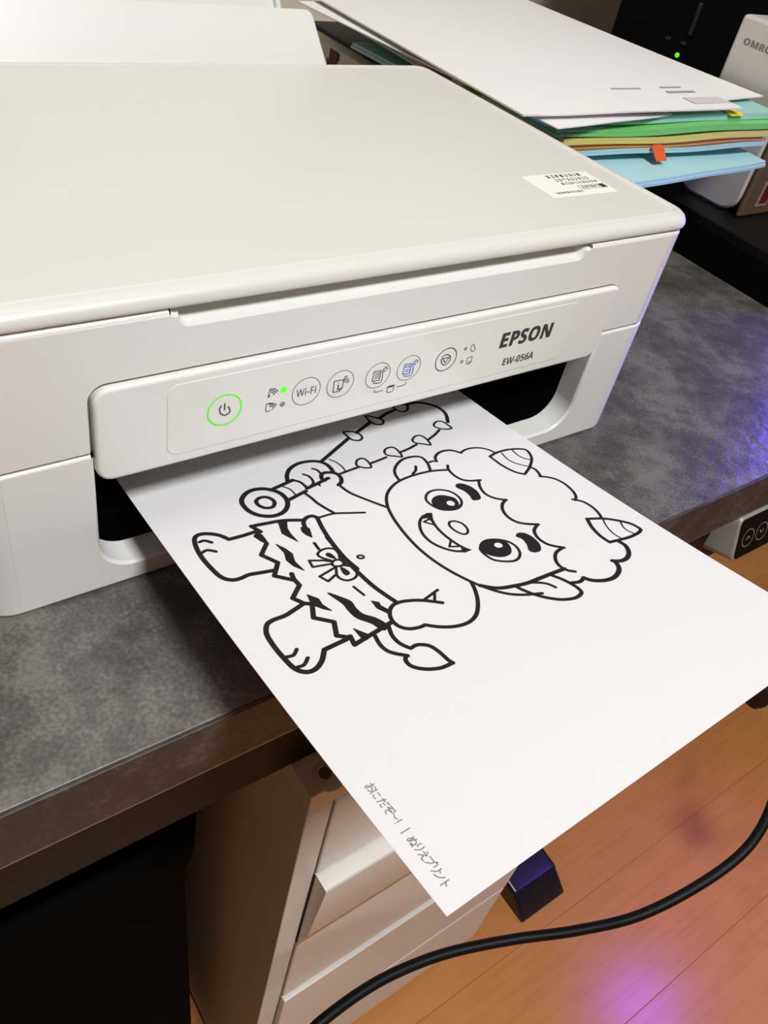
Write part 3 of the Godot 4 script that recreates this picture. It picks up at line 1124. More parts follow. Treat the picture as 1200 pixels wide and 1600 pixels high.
func draw_caption() -> void:
	glyph(7.0, 46.7, 3.5, [[0.1, 0.3, 0.6, 0.28], [0.35, 0.05, 0.35, 0.85, 0.2, 0.95, 0.12, 0.78, 0.35, 0.55, 0.65, 0.5, 0.85, 0.65, 0.75, 0.9, 0.55, 0.92], [0.7, 0.12, 0.88, 0.28]])
	glyph(6.8, 43.7, 3.5, [[0.18, 0.1, 0.12, 0.5, 0.18, 0.9], [0.45, 0.25, 0.85, 0.25], [0.42, 0.7, 0.55, 0.85, 0.88, 0.82]])
	glyph(6.8, 39.9, 3.5, [[0.08, 0.28, 0.55, 0.25], [0.35, 0.05, 0.12, 0.9], [0.5, 0.5, 0.8, 0.48], [0.48, 0.75, 0.6, 0.88, 0.85, 0.85], [0.72, 0.08, 0.78, 0.22], [0.87, 0.05, 0.93, 0.18]])
	glyph(6.9, 36.8, 3.5, [[0.2, 0.12, 0.68, 0.1], [0.68, 0.1, 0.2, 0.45], [0.2, 0.45, 0.8, 0.42], [0.8, 0.42, 0.45, 0.6, 0.42, 0.85, 0.7, 0.95], [0.8, 0.08, 0.86, 0.2], [0.92, 0.04, 0.97, 0.15]])
	glyph(7.1, 34.2, 3.5, [[0.05, 0.55, 0.25, 0.42, 0.5, 0.52, 0.75, 0.6, 0.95, 0.45]])
	glyph(6.9, 31.8, 3.5, [[0.5, 0.1, 0.48, 0.65], [0.48, 0.84, 0.48, 0.9]])
	glyph(6.8, 28.1, 3.5, [[0.5, 0, 0.5, 1]])
	glyph(6.5, 24.0, 3.5, [[0.2, 0.15, 0.35, 0.8], [0.55, 0.1, 0.35, 0.7, 0.15, 0.85, 0.1, 0.6, 0.4, 0.3, 0.75, 0.3, 0.88, 0.6, 0.7, 0.88, 0.55, 0.82, 0.65, 0.7, 0.92, 0.9]])
	glyph(6.8, 21.2, 3.5, [[0.3, 0.1, 0.25, 0.5, 0.35, 0.55], [0.68, 0.08, 0.72, 0.5, 0.45, 0.95]])
	glyph(6.5, 18.4, 3.5, [[0.4, 0.08, 0.58, 0.15], [0.2, 0.35, 0.7, 0.32], [0.7, 0.32, 0.15, 0.92], [0.4, 0.62, 0.55, 0.65, 0.6, 0.9, 0.9, 0.9]])
	glyph(6.8, 15.7, 3.5, [[0.1, 0.25, 0.75, 0.25], [0.75, 0.25, 0.65, 0.6, 0.3, 0.92], [0.82, 0.12, 0.9, 0.05, 0.96, 0.14, 0.88, 0.2, 0.82, 0.12]])
	glyph(6.6, 12.9, 3.5, [[0.28, 0.12, 0.28, 0.55], [0.72, 0.08, 0.72, 0.55, 0.4, 0.95]])
	glyph(6.3, 10.7, 3.5, [[0.15, 0.2, 0.38, 0.35], [0.15, 0.88, 0.6, 0.7, 0.9, 0.25]])
	glyph(6.0, 7.8, 3.5, [[0.4, 0.05, 0.4, 0.95], [0.4, 0.4, 0.75, 0.58]])


func draw_picture() -> void:
	k("L",1.90,0,[94.7,213.4,106.2,218.9,120.0,225.5])
	k("L",1.90,0,[126.5,228.0,133.5,230.9,139.7,233.6])
	k("L",1.90,0,[147.1,234.9,153.2,237.1,160.8,238.5])
	k("L",1.90,0,[169.6,240.3,175.6,240.2,181.3,236.9,185.4,230.6,185.1,223.0,180.4,215.3])
	k("L",1.40,0,[98.0,200.5,103.3,200.9,109.3,201.2])
	k("L",1.40,0,[117.3,201.3,122.4,201.6,127.7,202.2])
	k("L",1.40,0,[136.8,202.6,143.3,203.4,149.7,204.8])
	k("L",1.40,0,[158.5,205.7,165.2,208.2,170.6,210.9])
	k("L",1.20,1,[120.6,231.4,125.3,229.7,127.3,226.5,126.8,222.8,123.7,221.3,120.8,223.2,120.2,226.7])
	k("L",1.20,1,[141.0,239.8,145.0,236.4,147.3,232.9,146.2,230.1,143.6,229.2,140.9,230.8,140.0,234.5])
	k("L",1.20,1,[161.2,241.1,166.0,241.9,169.8,240.0,168.2,236.6,164.6,234.7,161.8,236.3])
	k("L",1.10,1,[109.8,203.7,112.5,206.7,115.9,206.6,116.7,203.2,115.4,198.4,112.4,199.1,110.0,201.4])
	k("L",1.10,1,[129.4,206.2,132.4,208.7,136.4,208.2,137.0,204.1,135.5,199.0,132.7,200.8,129.6,203.2])
	k("L",1.10,1,[150.2,209.0,154.1,211.6,157.3,210.7,158.1,206.9,156.7,201.3,154.0,203.2,150.4,206.1])
	k("L",1.10,1,[170.8,216.1,174.8,218.5,177.8,217.1,178.5,213.0,178.1,209.3,174.1,210.1,171.0,213.0])
	k("L",0.75,0,[99.7,213.3,101.6,209.4,102.1,205.0,101.6,201.7])
	k("L",1.90,0,[71.3,206.9,73.4,211.0,77.5,215.0,83.6,217.0,89.8,216.2,93.9,213.9,96.0,210.3,96.1,206.1,95.6,203.7])
	k("L",1.20,0,[87.6,210.2,89.1,208.1,89.1,204.6,88.0,202.7])
	k("L",1.20,0,[81.0,208.2,82.6,205.7,82.6,202.2,81.3,199.5,78.0,197.8])
	k("L",1.90,0,[87.8,199.2,87.4,201.1,88.4,203.2,90.1,204.6,93.1,204.1,96.0,201.8,96.4,198.1,94.6,194.6,91.9,193.1])
	k("L",1.90,0,[76.6,197.6,83.1,198.6,88.0,199.6,90.5,200.1])
	k("L",1.90,0,[60.2,204.1,67.0,205.2,73.9,206.3])
	k("L",1.40,0,[73.9,206.3,76.3,203.3,76.9,198.2])
	k("Fs",0.00,1,[76.2,197.8,80.0,198.0,84.7,199.5,83.5,196.2,82.7,198.0])
	k("L",0.75,0,[66.9,204.1,68.9,200.6,69.1,196.1])
	k("L",0.75,0,[60.8,203.4,63.1,199.4,63.0,194.6])
	k("L",1.90,0,[62.9,193.4,69.1,194.8,75.0,196.0])
	k("L",2.10,1,[43.9,202.5,48.2,206.7,53.2,207.8,58.3,206.1,62.4,201.7,63.6,196.7,62.4,191.8,58.8,187.8,54.5,186.4,50.0,187.2,45.6,190.6,43.3,195.9])
	k("L",1.70,1,[49.9,199.5,52.5,201.1,55.6,200.4,57.4,197.4,56.9,194.5,54.6,192.5,51.5,193.3,49.6,196.3])
	k("L",1.40,0,[73.7,194.6,74.5,190.1,75.1,184.5,77.8,175.7])
	k("L",1.40,0,[92.1,193.3,93.2,186.0,96.7,178.4,102.5,167.9])
	k("L",1.20,0,[70.2,176.0,77.5,175.3,84.0,172.4,90.8,169.2])
	k("L",1.40,0,[121.5,182.9,122.9,188.1,125.8,192.1,131.0,195.6,136.4,197.0,141.7,196.1,144.5,193.9,144.5,190.2,143.3,186.2,140.9,181.8])
	k("L",1.30,0,[136.7,188.7,134.3,185.7,131.0,184.0])
	k("L",1.40,0,[150.0,178.4,141.4,181.6,131.3,182.8,122.5,182.4,115.3,180.2,109.1,176.1,105.1,171.1,102.4,165.6,100.1,158.1,98.3,148.7,97.3,139.1,97.4,131.0,98.5,122.1,101.0,112.4,104.9,102.6,110.2,94.2,116.4,89.0,124.6,85.2])
	k("L",1.90,0,[104.8,102.9,108.1,99.4,111.5,97.0,117.1,95.1,123.7,93.4,131.6,92.8,139.7,92.2,145.3,91.7])
	k("L",1.20,0,[145.4,188.4,147.6,188.4,149.7,187.2])
	k("L",1.40,0,[149.4,187.4,151.4,190.8,155.2,193.0,159.3,193.4,163.6,191.9,166.7,187.6])
	k("L",1.20,0,[166.4,187.8,170.6,189.0,175.8,188.5,180.2,186.1,182.8,182.6,183.8,179.2])
	k("L",1.40,0,[152.4,181.7,150.4,178.7,149.6,173.5,150.7,168.5,154.1,165.4,159.0,163.6])
	k("L",1.40,0,[158.0,163.6,155.1,159.6,153.4,155.0,153.5,151.2,155.4,147.5,159.1,144.1])
	k("L",1.50,0,[159.0,144.5,154.7,142.4,151.4,138.4,150.0,133.5,150.8,128.6,153.8,125.0,158.8,121.6])
	k("L",1.50,0,[158.1,121.6,153.5,119.1,151.1,114.4,151.2,109.5,153.1,106.0,156.4,102.6])
	k("L",1.50,0,[155.4,102.8,150.3,101.8,146.4,98.3,144.8,94.2,145.6,90.3,147.9,87.9])
	k("L",1.20,1,[124.2,164.7,127.3,167.2,131.1,167.9,135.1,166.6,138.3,163.5,139.5,159.2,138.5,154.5,135.5,151.5,131.7,150.5,127.8,151.8,124.8,154.1,123.2,158.1,123.0,161.8])
	k("F",0.00,1,[124.9,160.7,128.3,163.1,132.1,162.9,135.1,160.5,136.9,157.5,135.7,153.4,133.0,150.8,129.2,150.9,126.0,153.0,123.8,156.2])
	k("W",0.00,1,[131.2,156.9,132.8,157.3,134.1,156.3,134.0,154.3,132.4,153.4,131.0,154.4,130.6,155.6])
	k("F",0.00,1,[144.2,165.3,145.9,166.4,148.2,165.6,150.4,162.1,150.9,157.5,149.6,153.3,148.1,151.4,146.1,151.3,144.2,152.5,145.3,156.2,145.3,160.4,144.0,163.8])
	k("L",1.30,0,[118.0,153.4,116.0,153.9,112.7,153.2,110.0,151.3,107.4,148.0,105.3,143.0,104.9,137.6,106.0,133.2,108.0,129.3,110.9,126.0,114.0,124.2])
	k("L",1.30,0,[118.2,153.2,115.9,149.6,114.2,143.7,113.8,138.3,114.1,132.9,114.9,128.3,116.2,124.4])
	k("Fs",0.00,1,[119.0,153.8,117.0,154.7,113.4,154.1,112.7,152.3,114.8,151.9,115.0,149.1])
	k("Fs",0.00,1,[114.8,128.2,117.5,123.4,114.0,123.4,112.0,124.9,113.7,125.2,114.6,126.2])
	k("Ls",1.00,0,[114.0,146.6,111.5,150.2,115.7,150.7])
	k("Ls",1.00,0,[113.5,132.8,110.3,130.0,114.0,128.1])
	k("L",1.10,1,[121.2,143.3,122.9,144.2,125.4,143.0,126.9,139.9,126.2,135.7,124.0,133.5,121.8,134.0,120.4,137.2,120.2,140.9])
	k("L",1.20,1,[122.5,122.6,125.3,124.5,128.8,124.9,133.0,123.1,136.4,119.6,137.5,115.3,136.1,110.9,133.0,108.1,129.4,107.5,125.4,109.4,121.9,112.6,120.9,116.8,121.2,120.7])
	k("F",0.00,1,[122.3,122.7,125.7,124.7,130.1,124.7,133.9,122.5,135.6,118.7,134.0,114.5,131.3,112.2,127.3,112.2,124.1,114.2,122.0,117.4,121.7,119.4,121.1,120.5])
	k("W",0.00,1,[129.7,120.9,131.3,121.2,132.5,120.1,132.4,118.4,131.0,117.8,129.5,118.4,129.1,119.8])
	k("F",0.00,1,[143.7,120.9,145.6,121.4,148.0,119.8,149.1,116.3,148.6,111.5,146.7,108.1,144.5,106.7,141.8,107.4,140.9,109.6,143.1,113.3,144.0,117.3,143.0,119.8])
	k("L",1.40,0,[178.6,177.9,184.6,179.0,191.4,178.6,197.8,176.5,201.3,173.6,200.2,169.1,196.9,164.7,190.5,159.9,183.7,156.5])
	k("L",1.40,0,[183.7,156.5,180.6,160.7,178.7,168.2,178.6,177.9])
	k("L",0.75,0,[186.8,177.5,185.6,171.3,186.9,166.2,190.7,161.2])
	k("L",0.75,0,[194.2,177.1,193.5,172.6,194.1,168.4,196.5,165.3])
	k("L",1.40,0,[191.4,159.9,192.1,156.9,191.1,153.3,189.8,150.8])
	k("L",1.40,0,[189.6,151.3,194.3,146.9,196.2,140.9,195.4,134.2,193.1,129.2,190.0,126.8])
	k("L",1.40,0,[189.4,127.9,192.5,124.0,193.2,118.2,191.7,112.4,190.0,109.4])
	k("L",1.60,0,[183.1,112.7,190.0,109.1,195.0,104.6,198.9,99.3,199.8,94.9,199.1,92.9,195.1,91.9,188.3,92.2,178.4,94.3])
	k("L",1.70,0,[178.4,94.3,178.3,99.7,179.9,106.3,183.1,112.5])
	k("L",0.75,0,[190.1,108.7,187.1,103.9,185.3,98.0,185.7,93.4])
	k("L",0.75,0,[196.3,103.1,193.8,99.3,193.2,95.9,194.1,92.8])
	k("L",2.00,0,[182.7,92.5,182.8,88.4,179.9,84.1,175.6,81.9,171.6,82.2,168.6,84.1])
	k("L",2.00,0,[169.3,83.4,167.7,79.8,164.5,77.2,159.4,75.8,154.2,76.9,150.0,79.6,148.0,82.8])
	k("L",1.70,0,[147.9,82.7,144.5,81.9,140.8,83.3])
	k("L",1.60,0,[136.7,91.9,138.9,87.3,140.2,82.7,140.5,78.8,139.4,76.3,135.0,75.5,129.5,77.5,125.0,81.3,121.4,86.0,118.9,91.1,117.8,94.6])
	k("L",1.30,0,[125.5,92.7,128.7,90.7,131.2,88.2,132.5,84.9])
	k("L",1.90,0,[39.1,180.6,33.0,180.7,26.3,181.3])
	k("L",1.90,0,[26.3,181.3,23.7,185.8,19.7,189.0,16.1,190.0,13.4,188.4,11.6,183.2,10.8,176.3,11.2,167.9,12.4,161.3,15.3,157.9,18.8,157.0,23.0,157.3,27.8,156.1,33.3,154.7])
	k("L",1.40,0,[14.3,185.5,16.6,185.4,18.8,182.9])
	k("L",1.40,0,[12.0,178.8,14.9,179.2,17.7,176.8])
	k("L",1.90,0,[39.2,184.7,46.2,183.4,54.2,181.6,62.2,177.8])
	k("Ls",1.90,0,[39.2,184.7,41.0,179.5])
	k("Fs",0.00,1,[36.8,178.1,39.5,180.1,40.5,177.3,40.3,173.0,39.8,170.3,38.1,173.6])
	k("Ls",1.90,0,[39.4,171.3,33.6,165.7,37.4,158.1,31.9,151.6,37.4,145.7])
	k("Ls",1.90,0,[38.9,149.2,38.0,146.0,38.1,141.6,31.6,136.3,34.0,131.6,36.7,129.5,33.0,122.6,38.8,116.5,35.5,109.7,39.6,106.1])
	k("Fs",0.00,1,[51.7,182.6,55.3,181.0,52.7,176.0,52.1,171.8,52.2,166.1,50.4,170.2,48.9,174.0])
	k("Fs",0.00,1,[42.8,168.9,44.8,164.6,45.8,160.2,44.1,155.3,44.6,148.5,42.2,152.9,41.4,157.6,43.1,162.2])
	k("Fs",0.00,1,[58.5,173.6,60.8,173.7,61.5,171.2,59.3,165.5,58.0,167.9,57.5,171.0])
	k("L",1.90,0,[60.3,173.2,61.7,176.6,64.6,178.6,67.6,178.4,69.0,176.2])
	k("L",1.90,0,[68.8,175.9,66.9,168.6,65.3,159.1,64.4,147.3,65.1,138.3])
	k("L",1.90,0,[65.3,162.3,64.7,154.3,64.1,143.6,64.2,133.6,65.0,124.1,67.4,112.5])
	k("Ls",1.30,0,[58.1,161.6,57.6,157.1])
	k("L",1.10,0,[58.2,148.3,55.7,151.7,55.2,154.3,57.5,155.9,61.1,155.9,63.7,153.8,63.6,150.4,62.4,147.8])
	k("F",0.00,1,[58.4,152.6,59.8,153.1,60.7,151.4,60.7,148.3,59.6,149.4,58.5,151.1])
	k("Ls",1.10,0,[56.9,146.4,49.0,148.5,49.8,152.8,55.3,149.9,57.9,147.8])
	k("Ls",1.10,0,[57.1,143.6,48.3,142.0,49.9,137.7,54.9,139.6])
	k("L",1.10,0,[57.9,143.9,55.3,139.3,55.3,136.5,57.2,134.2,60.4,133.8,62.8,135.1,64.0,137.8,63.6,140.7,61.5,142.8])
	k("F",0.00,1,[59.4,142.5,60.6,140.2,60.7,137.7,58.9,137.1,58.3,138.9])
	k("L",1.10,1,[57.4,146.2,59.1,147.5,61.4,147.1,62.3,144.8,61.1,143.3,59.0,143.5,57.4,144.7])
	k("Ls",1.00,0,[63.0,148.2,62.3,142.8])
	k("Ls",1.10,0,[57.3,129.6,58.2,123.3])
	k("Fs",0.00,1,[58.8,118.8,61.0,116.5,60.4,114.9,61.8,111.0,60.3,109.6,58.3,114.2])
	k("F",0.00,1,[45.8,131.8,49.5,126.4,51.3,122.7,50.8,118.4,51.5,114.1,54.6,109.7,56.2,104.1,53.6,102.5,52.3,104.5,51.2,108.3,47.9,113.7,47.4,119.1,47.6,123.5])
	k("Fs",0.00,1,[37.9,135.1,40.6,130.8,40.1,127.2,41.5,122.3,39.1,124.9,36.4,129.3])
	k("Fs",0.00,1,[43.4,109.4,47.0,103.1,44.7,101.8,43.2,103.6])
	k("Ls",1.90,0,[39.9,106.7,38.8,102.1,58.5,104.6])
	k("L",1.60,0,[83.7,102.9,77.7,108.1,72.0,111.2,66.9,112.5,63.0,111.2,60.3,107.9,59.3,104.3,60.0,100.7,62.6,97.9,66.5,96.5,69.3,96.4])
	k("L",1.60,0,[69.3,96.4,73.9,92.3,79.5,89.3,85.8,88.3,91.7,90.4,97.2,95.8,101.0,101.9,102.9,106.5])
	k("Ls",1.20,0,[77.7,108.1,87.1,110.1])
	k("Ls",1.10,0,[84.5,108.9,81.5,105.2])
	k("L",1.90,0,[34.1,131.5,28.9,130.3,23.8,129.3,18.6,129.5,15.2,128.5,12.6,124.3,11.8,117.7,11.9,110.8,12.7,103.7,15.4,100.0,19.2,99.4,23.4,101.6,27.0,105.5])
	k("Ls",1.90,0,[27.3,105.9,37.7,106.1])
	k("L",1.40,0,[12.9,110.2,15.8,109.6,18.4,111.5])
	k("L",1.40,0,[13.9,103.7,16.7,103.4,19.7,105.6])
	k("L",1.60,0,[48.4,101.8,47.3,96.5,48.4,91.7,53.0,86.7])
	k("L",1.60,0,[56.2,103.4,54.3,98.3,54.4,93.4,56.4,89.2])
	k("L",1.60,0,[56.4,89.2,59.8,89.3,63.4,86.6,64.7,82.3,65.0,76.8,65.6,74.6])
	k("L",1.60,0,[65.6,74.6,59.8,75.1,54.4,77.8,51.0,81.6,50.8,85.0,52.3,86.9])
	k("L",1.00,1,[69.7,144.7,70.8,145.1,71.9,144.6,72.2,143.4,71.3,142.8,70.3,143.1,69.7,143.8])


# ---------------------------------------------------------------- folders and envelopes
# bent slab: x0..x1, near edge z1, far edge z0, bottom height y, thickness t, turned by rot about its near left corner
func slab(s: SurfaceTool, x0: float, x1: float, z0: float, z1: float, y: float, t: float, rot: float, amp: float, phase: float, droop := 0.0) -> void:
	var nx := 22
	var nz := 14
	var at := func(i: int, j: int, top: int) -> Vector3:
		var fx := float(i) / nx
		var fz := 1.0 - float(j) / nz
		var q := Vector2(lerpf(0, x1 - x0, fx), lerpf(0, z1 - z0, fz)).rotated(rot)
		var wave := amp * (sin(fx * 5.2 + phase) * 0.6 + sin(fx * 11.0 + phase * 2.3) * 0.4) * (1.0 - fz * 0.6)
		wave -= droop * pow(maxf(0.0, 1.0 - fz * 2.2), 2.0)
		return Vector3(x0 + q.x, y + wave + top * t, z1 - q.y)
	for i in nx:
		for j in nz:
			s.set_smooth_group(1)
			quad(s, at.call(i, j, 1), at.call(i, j + 1, 1), at.call(i + 1, j + 1, 1), at.call(i + 1, j, 1))
			s.set_smooth_group(2)
			quad(s, at.call(i, j, 0), at.call(i + 1, j, 0), at.call(i + 1, j + 1, 0), at.call(i, j + 1, 0))
	s.set_smooth_group(3)
	for i in nx:
		quad(s, at.call(i + 1, 0, 0), at.call(i, 0, 0), at.call(i, 0, 1), at.call(i + 1, 0, 1))
		quad(s, at.call(i, nz, 0), at.call(i + 1, nz, 0), at.call(i + 1, nz, 1), at.call(i, nz, 1))
	s.set_smooth_group(4)
	for j in nz:
		quad(s, at.call(0, j, 0), at.call(0, j + 1, 0), at.call(0, j + 1, 1), at.call(0, j, 1))
		quad(s, at.call(nx, j + 1, 0), at.call(nx, j, 0), at.call(nx, j, 1), at.call(nx, j + 1, 1))


func folder(called: String, label: String, col: Color, x0: float, x1: float, z1: float, y: float, t: float, rot: float, amp: float, phase: float, droop := 0.0, rough := 0.35, category := "folder") -> Node3D:
	var o := thing(called, label, category, Vector3((x0 + x1) * 0.5, y, z1 - 155), "document folders in the pile" if category == "folder" else "")
	var m := mat(col, rough)
	var s := begin()
	slab(s, x0, x1, z1 - 312, z1, y, t * 0.48, rot, amp, phase, droop)
	part("back_cover", s, m, o)
	var f := begin()
	slab(f, x0 + 1, x1 - 1, z1 - 312, z1 - 1.0, y + t * 0.52, t * 0.48, rot, amp, phase, droop)
	part("front_cover", f, m, o)
	return o


func build_stack() -> void:
	# what the pile rests on
	var o := thing("patterned_box", "grey box with small dark chevron marks under the folder pile behind the printer", "box", Vector3(560, 0, -385))
	part("carton", boxed(Vector2(436, 668), Vector2(0, 102.5), Vector2(-520, -255), 1.5), mat(c8(214, 208, 200), 0.7), o)
	var pr := begin()
	pr.set_smooth_group(FLAT)
	var rng := RandomNumberGenerator.new()
	rng.seed = 4
	for i in 60:
		var z := rng.randf_range(-500, -275)
		var y := rng.randf_range(12, 96)
		var a := rng.randf_range(-0.6, 0.6)
		for sg in [-1.0, 1.0]:
			var d := Vector2(sin(a + sg * 0.7), cos(a + sg * 0.7)) * 6.5
			var w := Vector2(-d.y, d.x).normalized() * 1.3
			var v := func(q: Vector2) -> Vector3: return Vector3(435.9, y + q.y, z + q.x)
			quad(pr, v.call(-w), v.call(d - w), v.call(d + w), v.call(w))
	part("chevron_print", pr, mat(c8(44, 42, 42), 0.8), o)
	var rd := begin()
	box(rd, Vector2(435.4, 436.4), Vector2(80, 101), Vector2(-452, -438), 0.2)
	part("red_label", rd, mat(c8(96, 58, 54), 0.8), o, "dull red printed patch")
	var bb := thing("binder", "dark blue binder lying right on the grey patterned box", "binder", Vector3(560, 102.6, -385))
	part("cover", boxed(Vector2(450, 690), Vector2(103.2, 106.9), Vector2(-515, -215), 1.5), mat(c8(34, 38, 58), 0.6), bb)
	folder("folder", "pale blue plastic folder at the bottom of the pile, its front edge sticking out furthest", c8(182, 224, 228), 466, 682, -114, 108.6, 4.6, 0.085, 1.0, 0.6, 3.0)
	folder("folder", "light grey-blue folder with an orange tab, second from the bottom of the pile", c8(176, 214, 218), 448, 688, -152, 117.4, 3.6, -0.03, 1.2, 2.0)
	folder("folder", "orange paper folder under the yellow one in the pile", c8(214, 146, 60), 444, 683, -153, 121.8, 3.0, -0.03, 1.2, 2.2)
	folder("folder", "pale yellow folder between the green and the orange one", c8(222, 212, 112), 440, 690, -152, 125.6, 4.4, -0.03, 1.3, 2.6)
	folder("folder", "bright green folder in the upper half of the pile", c8(126, 208, 112), 430, 700, -152, 131.6, 4.4, -0.025, 1.3, 3.1)
	folder("folder", "turquoise folder with a yellow tab just under the white envelopes", c8(164, 216, 208), 424, 704, -160, 136.6, 4.6, -0.02, 0.8, 3.3)
	var tab := thing("sticky_tab", "orange sticky tab hanging from the middle of the pile's front", "sticky note", Vector3(536, 113, -149))
	var ts := begin()
	leaning_plate(ts, Vector3(0, 115.0, -139), Vector3(0, 8.5, -10.5), 536, 549, 537, 551, 3, [[0.0, 3.8], [0.0, 4.2]])
	part("paper_flag", ts, mat(c8(224, 92, 40), 0.6), tab)
	var tab2 := thing("sticky_tab", "small yellow sticky tab at the right corner of the turquoise folder", "sticky note", Vector3(620, 142, -158))
	var t2 := begin()
	slab(t2, 632, 650, -168, -153, 141.8, 0.4, 0.0, 0.2, 1.0, 1.0)
	part("paper_flag", t2, mat(c8(236, 214, 40), 0.6), tab2)
	var tab3 := thing("sticky_tab", "pink sticky tab on the pile's left side beside the lid edge", "sticky note", Vector3(440, 128, -288))
	var t3 := begin()
	box(t3, Vector2(425, 436), Vector2(128.4, 131.2), Vector2(-300, -278), 0.2)
	part("paper_flag", t3, mat(c8(232, 120, 150), 0.6), tab3)
	var tab4 := thing("sticky_tab", "mustard yellow sticky tab on the pile's left side, nearer than the pink one", "sticky note", Vector3(437, 128, -240))
	var t4 := begin()
	box(t4, Vector2(420, 432), Vector2(129.4, 132.0), Vector2(-256, -236), 0.2)
	part("paper_flag", t4, mat(c8(206, 190, 60), 0.6), tab4)
	# white papers on top
	var w1 := thing("paper_sheet", "white folded paper poking out under the envelope's left corner", "paper", Vector3(520, 142, -300))
	var s1 := begin()
	slab(s1, 416, 560, -430, -140, 141.9, 0.8, 0.12, 0.4, 1.0)
	part("sheet", s1, M.paper_plain, w1)
	var w2 := thing("envelope", "white envelope under the top one, its right corner sticking out", "envelope", Vector3(560, 143, -330))
	var s2 := begin()
	slab(s2, 462, 718, -500, -160, 143.6, 1.0, 0.09, 0.4, 2.0, -0.8)
	part("paper_pocket", s2, M.paper_plain, w2)
	var w3 := thing("envelope", "large white envelope on top of the folder pile with a faint grey postage print", "envelope", Vector3(520, 145, -320))
	var s3 := begin()
	slab(s3, 395, 642, -489, -154, 146.0, 1.2, -0.01, 0.5, 4.0, -0.3)
	part("paper_pocket", s3, M.paper_plain, w3)
	var mk := begin()
	mk.set_smooth_group(FLAT)
	var blot := func(x0: float, x1: float, z0: float, z1: float) -> void:
		quad(mk, Vector3(x0, 148.0, z1), Vector3(x1, 148.0, z1), Vector3(x1, 148.0, z0), Vector3(x0, 148.0, z0))
	for i in 9:
		blot.call(530.0 + i * 4.0, 532.6 + i * 4.0, -200.0, -197.4)
	for i in 8:
		blot.call(592.0 + i * 3.4, 594.4 + i * 3.4, -202.0, -199.0)
		blot.call(588.0 + i * 4.6, 591.6 + i * 4.6, -192.0, -187.5)
	part("address_print", mk, mat(c8(176, 170, 168), 0.8), w3).set_meta("kind", "stuff")
	var mk2 := begin()
	mk2.set_smooth_group(FLAT)
	quad(mk2, Vector3(592, 147.95, -163), Vector3(640, 147.95, -163), Vector3(640, 147.95, -177), Vector3(592, 147.95, -177))
	part("postage_block", mk2, mat(c8(212, 206, 206), 0.8), w3, "pale grey printed block")


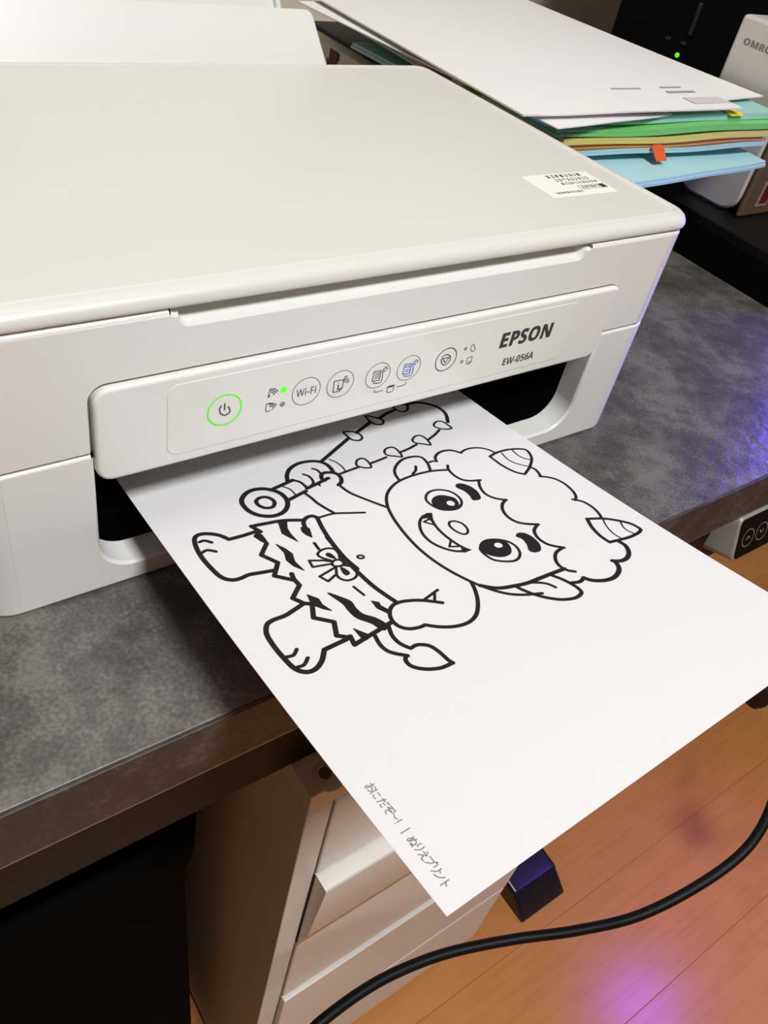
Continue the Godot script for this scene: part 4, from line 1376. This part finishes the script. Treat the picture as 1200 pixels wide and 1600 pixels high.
# ---------------------------------------------------------------- things at the back right
func build_right_side() -> void:
	var o := thing("desk_riser", "low black shelf riser along the right of the desk", "shelf", Vector3(1000, 0, -250))
	part("top_board", boxed(Vector2(690, 1480), Vector2(32, 42), Vector2(-600, -62), 1.5), M.riser, o)
	part("side_board", boxed(Vector2(690, 702), Vector2(0.3, 31.9), Vector2(-598, -64), 1.0), M.black, o)
	part("side_board", boxed(Vector2(1468, 1480), Vector2(0.3, 31.9), Vector2(-598, -64), 1.0), M.black, o)
	# turned so that its front looks towards the printer
	var t := thing("computer_tower", "black computer tower with a green power light behind the folder pile", "computer", Vector3(798, 42, -440))
	t.rotation.y = -deg_to_rad(52)
	var o3 := org
	var lo := func(x0: float, x1: float, y0: float, y1: float, z0: float, z1: float, b: float) -> SurfaceTool:
		return boxed(Vector2(o3.x + x0, o3.x + x1), Vector2(o3.y + y0, o3.y + y1), Vector2(o3.z + z0, o3.z + z1), b)
	part("case", lo.call(0, 300, 0.2, 430, -110, 0, 4), M.black, t)
	part("vertical_trim", lo.call(79.9, 85.0, 100.1, 132.3, 0, 3, 1.5), mat(c8(18, 18, 20), 0.6), t)
	part("drive_slot", lo.call(58.3, 64.9, 91.2, 94.7, 0, 1.5, 0.4), mat(c8(24, 24, 26), 0.6), t)
	part("drive_slot", lo.call(76.1, 82.6, 90.3, 93.8, 0, 1.5, 0.4), mat(c8(24, 24, 26), 0.6), t)
	var ld := begin()
	var lc := Vector2(o3.x + 77.7, o3.y + 79.7)
	skin(ld, "z", [[disc_outline(lc, 2.6, 20), o3.z - 0.5], [disc_outline(lc, 2.3, 20), o3.z + 1.5]])
	part("indicator_light", ld, M.green, t, "green power light")
	var b := thing("cupboard", "dark reddish brown cupboard behind the white device, mostly outside the frame", "cupboard", Vector3(1300, 42, -540))
	part("body", boxed(Vector2(1140, 1470), Vector2(42.2, 520), Vector2(-640, -440), 3), mat(c8(44, 20, 20), 0.5), b)
	part("door", boxed(Vector2(1143, 1467), Vector2(50, 516), Vector2(-439.5, -425), 2), mat(c8(48, 22, 22), 0.45), b)
	# white device
	var u := thing("backup_battery", "white upright box with rounded corners and a brown front, standing right of the folder pile", "device", Vector3(775, 42, -200))
	var s := begin()
	var rings := []
	for kx in [[3.0, 727.0], [1.0, 727.6], [0.2, 729.0], [0.0, 731.0], [0.0, 731.05], [0.0, 818.0], [3.0, 822.0]]:
		# seen along x: u is y, v is z
		rings.append([rr(42.3, 196, -241, -166, [4, 4, 20, 20], kx[0], 7), kx[1]])
	skin(s, "x", rings)
	part("case", s, mat(c8(205, 200, 192), 0.45), u)
	var f := begin()
	blockr(f, "z", Vector2(727.5, 821.5), Vector2(42.4, 195.5), Vector2(-165.9, -160), [10, 6, 3, 3], 3.0, 5)
	var fp := part("front_panel", f, mat(c8(120, 98, 66), 0.3, 0.35), u, "brown metallic front")
	part("label_frame", boxed(Vector2(747, 766), Vector2(52, 76), Vector2(-160.2, -159.4), 0.3), mat(c8(150, 128, 96), 0.4), fp)
	part("switch", boxed(Vector2(751, 762), Vector2(56, 73), Vector2(-159.8, -158.2), 0.6), mat(c8(96, 26, 18), 0.4), fp, "dark red switch")
	var tm := lettering("side_lettering", "OMRON", "Droid Sans", 700, mat(c8(120, 116, 110), 0.6), u, Vector3(726.9, 174.0, -230.0), 38, 5.4)
	var sc := tm.scale
	var bb: AABB = tm.mesh.get_aabb()
	tm.transform = Transform3D(Basis(Vector3(0, 0, sc.x), Vector3(0, sc.y, 0), Vector3(-0.05, 0, 0)), p(Vector3(726.9, 174.0, -230.0)) - Vector3(0, bb.position.y * sc.y, bb.position.x * sc.x))


# ---------------------------------------------------------------- cable, bin, chair base
func build_small() -> void:
	var o := thing("cable", "thick black cable hanging in a loop in front of the cabinet and wooden floor", "cable", Vector3(250, -200, 190))
	var pts := PackedVector3Array([Vector3(-420.0, -716.0, 300.0), Vector3(-300.0, -714.0, 330.0), Vector3(-150.0, -620.0, 290.0), Vector3(-10.0, -330.0, 190.0), Vector3(35.0, -225.0, 172.0), Vector3(71.8, -204.0, 170.9), Vector3(90.3, -200.0, 168.9), Vector3(115.9, -200.0, 168.1), Vector3(141.0, -200.0, 170.3), Vector3(173.2, -200.0, 177.7), Vector3(210.3, -197.0, 192.6), Vector3(244.8, -190.0, 210.3), Vector3(279.5, -178.0, 225.9), Vector3(321.2, -163.0, 234.7), Vector3(356.2, -150.0, 235.9), Vector3(387.1, -140.0, 226.6), Vector3(412.6, -128.0, 209.5), Vector3(438.9, -112.0, 185.1), Vector3(520.0, -92.0, 120.0), Vector3(560.0, -75.0, 95.0)])
	var c := Curve3D.new()
	for i in pts.size():
		var tan := (pts[mini(i + 1, pts.size() - 1)] - pts[maxi(i - 1, 0)]) / 6.0
		c.add_point(pts[i], -tan, tan)
	c.bake_interval = 6.0
	var s := begin()
	tube(s, c.get_baked_points(), 3.2, 12)
	part("cord", s, M.cable, o)
	var b := thing("waste_bin", "black bin with a thick rim in the dark left of the white cabinet", "bin", Vector3(-40, -720, -30))
	var w := begin()
	var rings := []
	for kx in [[-14.0, -719.5], [-16.0, -716.0], [2.0, -232.0], [2.0, -231.0], [-4.0, -228.0], [-5.0, -222.0], [-5.0, -190.0], [-3.0, -186.0], [4.0, -186.0], [5.0, -190.0], [24.0, -700.0]]:
		rings.append([rr(-190, 79, -45, 330, [22, 22, 22, 22], kx[0], 6), kx[1]])
	skin(w, "y", rings)
	part("bucket", w, M.black_soft, b)
	var ch := thing("chair_base", "black castor foot of a chair on the floor at the right edge", "chair", Vector3(1090, -720, 40))
	for k2 in 3:
		var wl := begin()
		var cx := 1062.0 + 22.0 * k2
		block(wl, "x", Vector2(-719.8, -664), Vector2(22 - 4.0 * k2, 78 - 4.0 * k2), Vector2(cx, cx + 15), 27.5, 3.0, 9)
		part("wheel", wl, M.black_steel, ch)
	var ar := begin()
	box(ar, Vector2(1050, 1180), Vector2(-662, -630), Vector2(-40, 60), 6)
	part("arm", ar, M.black_steel, ch)
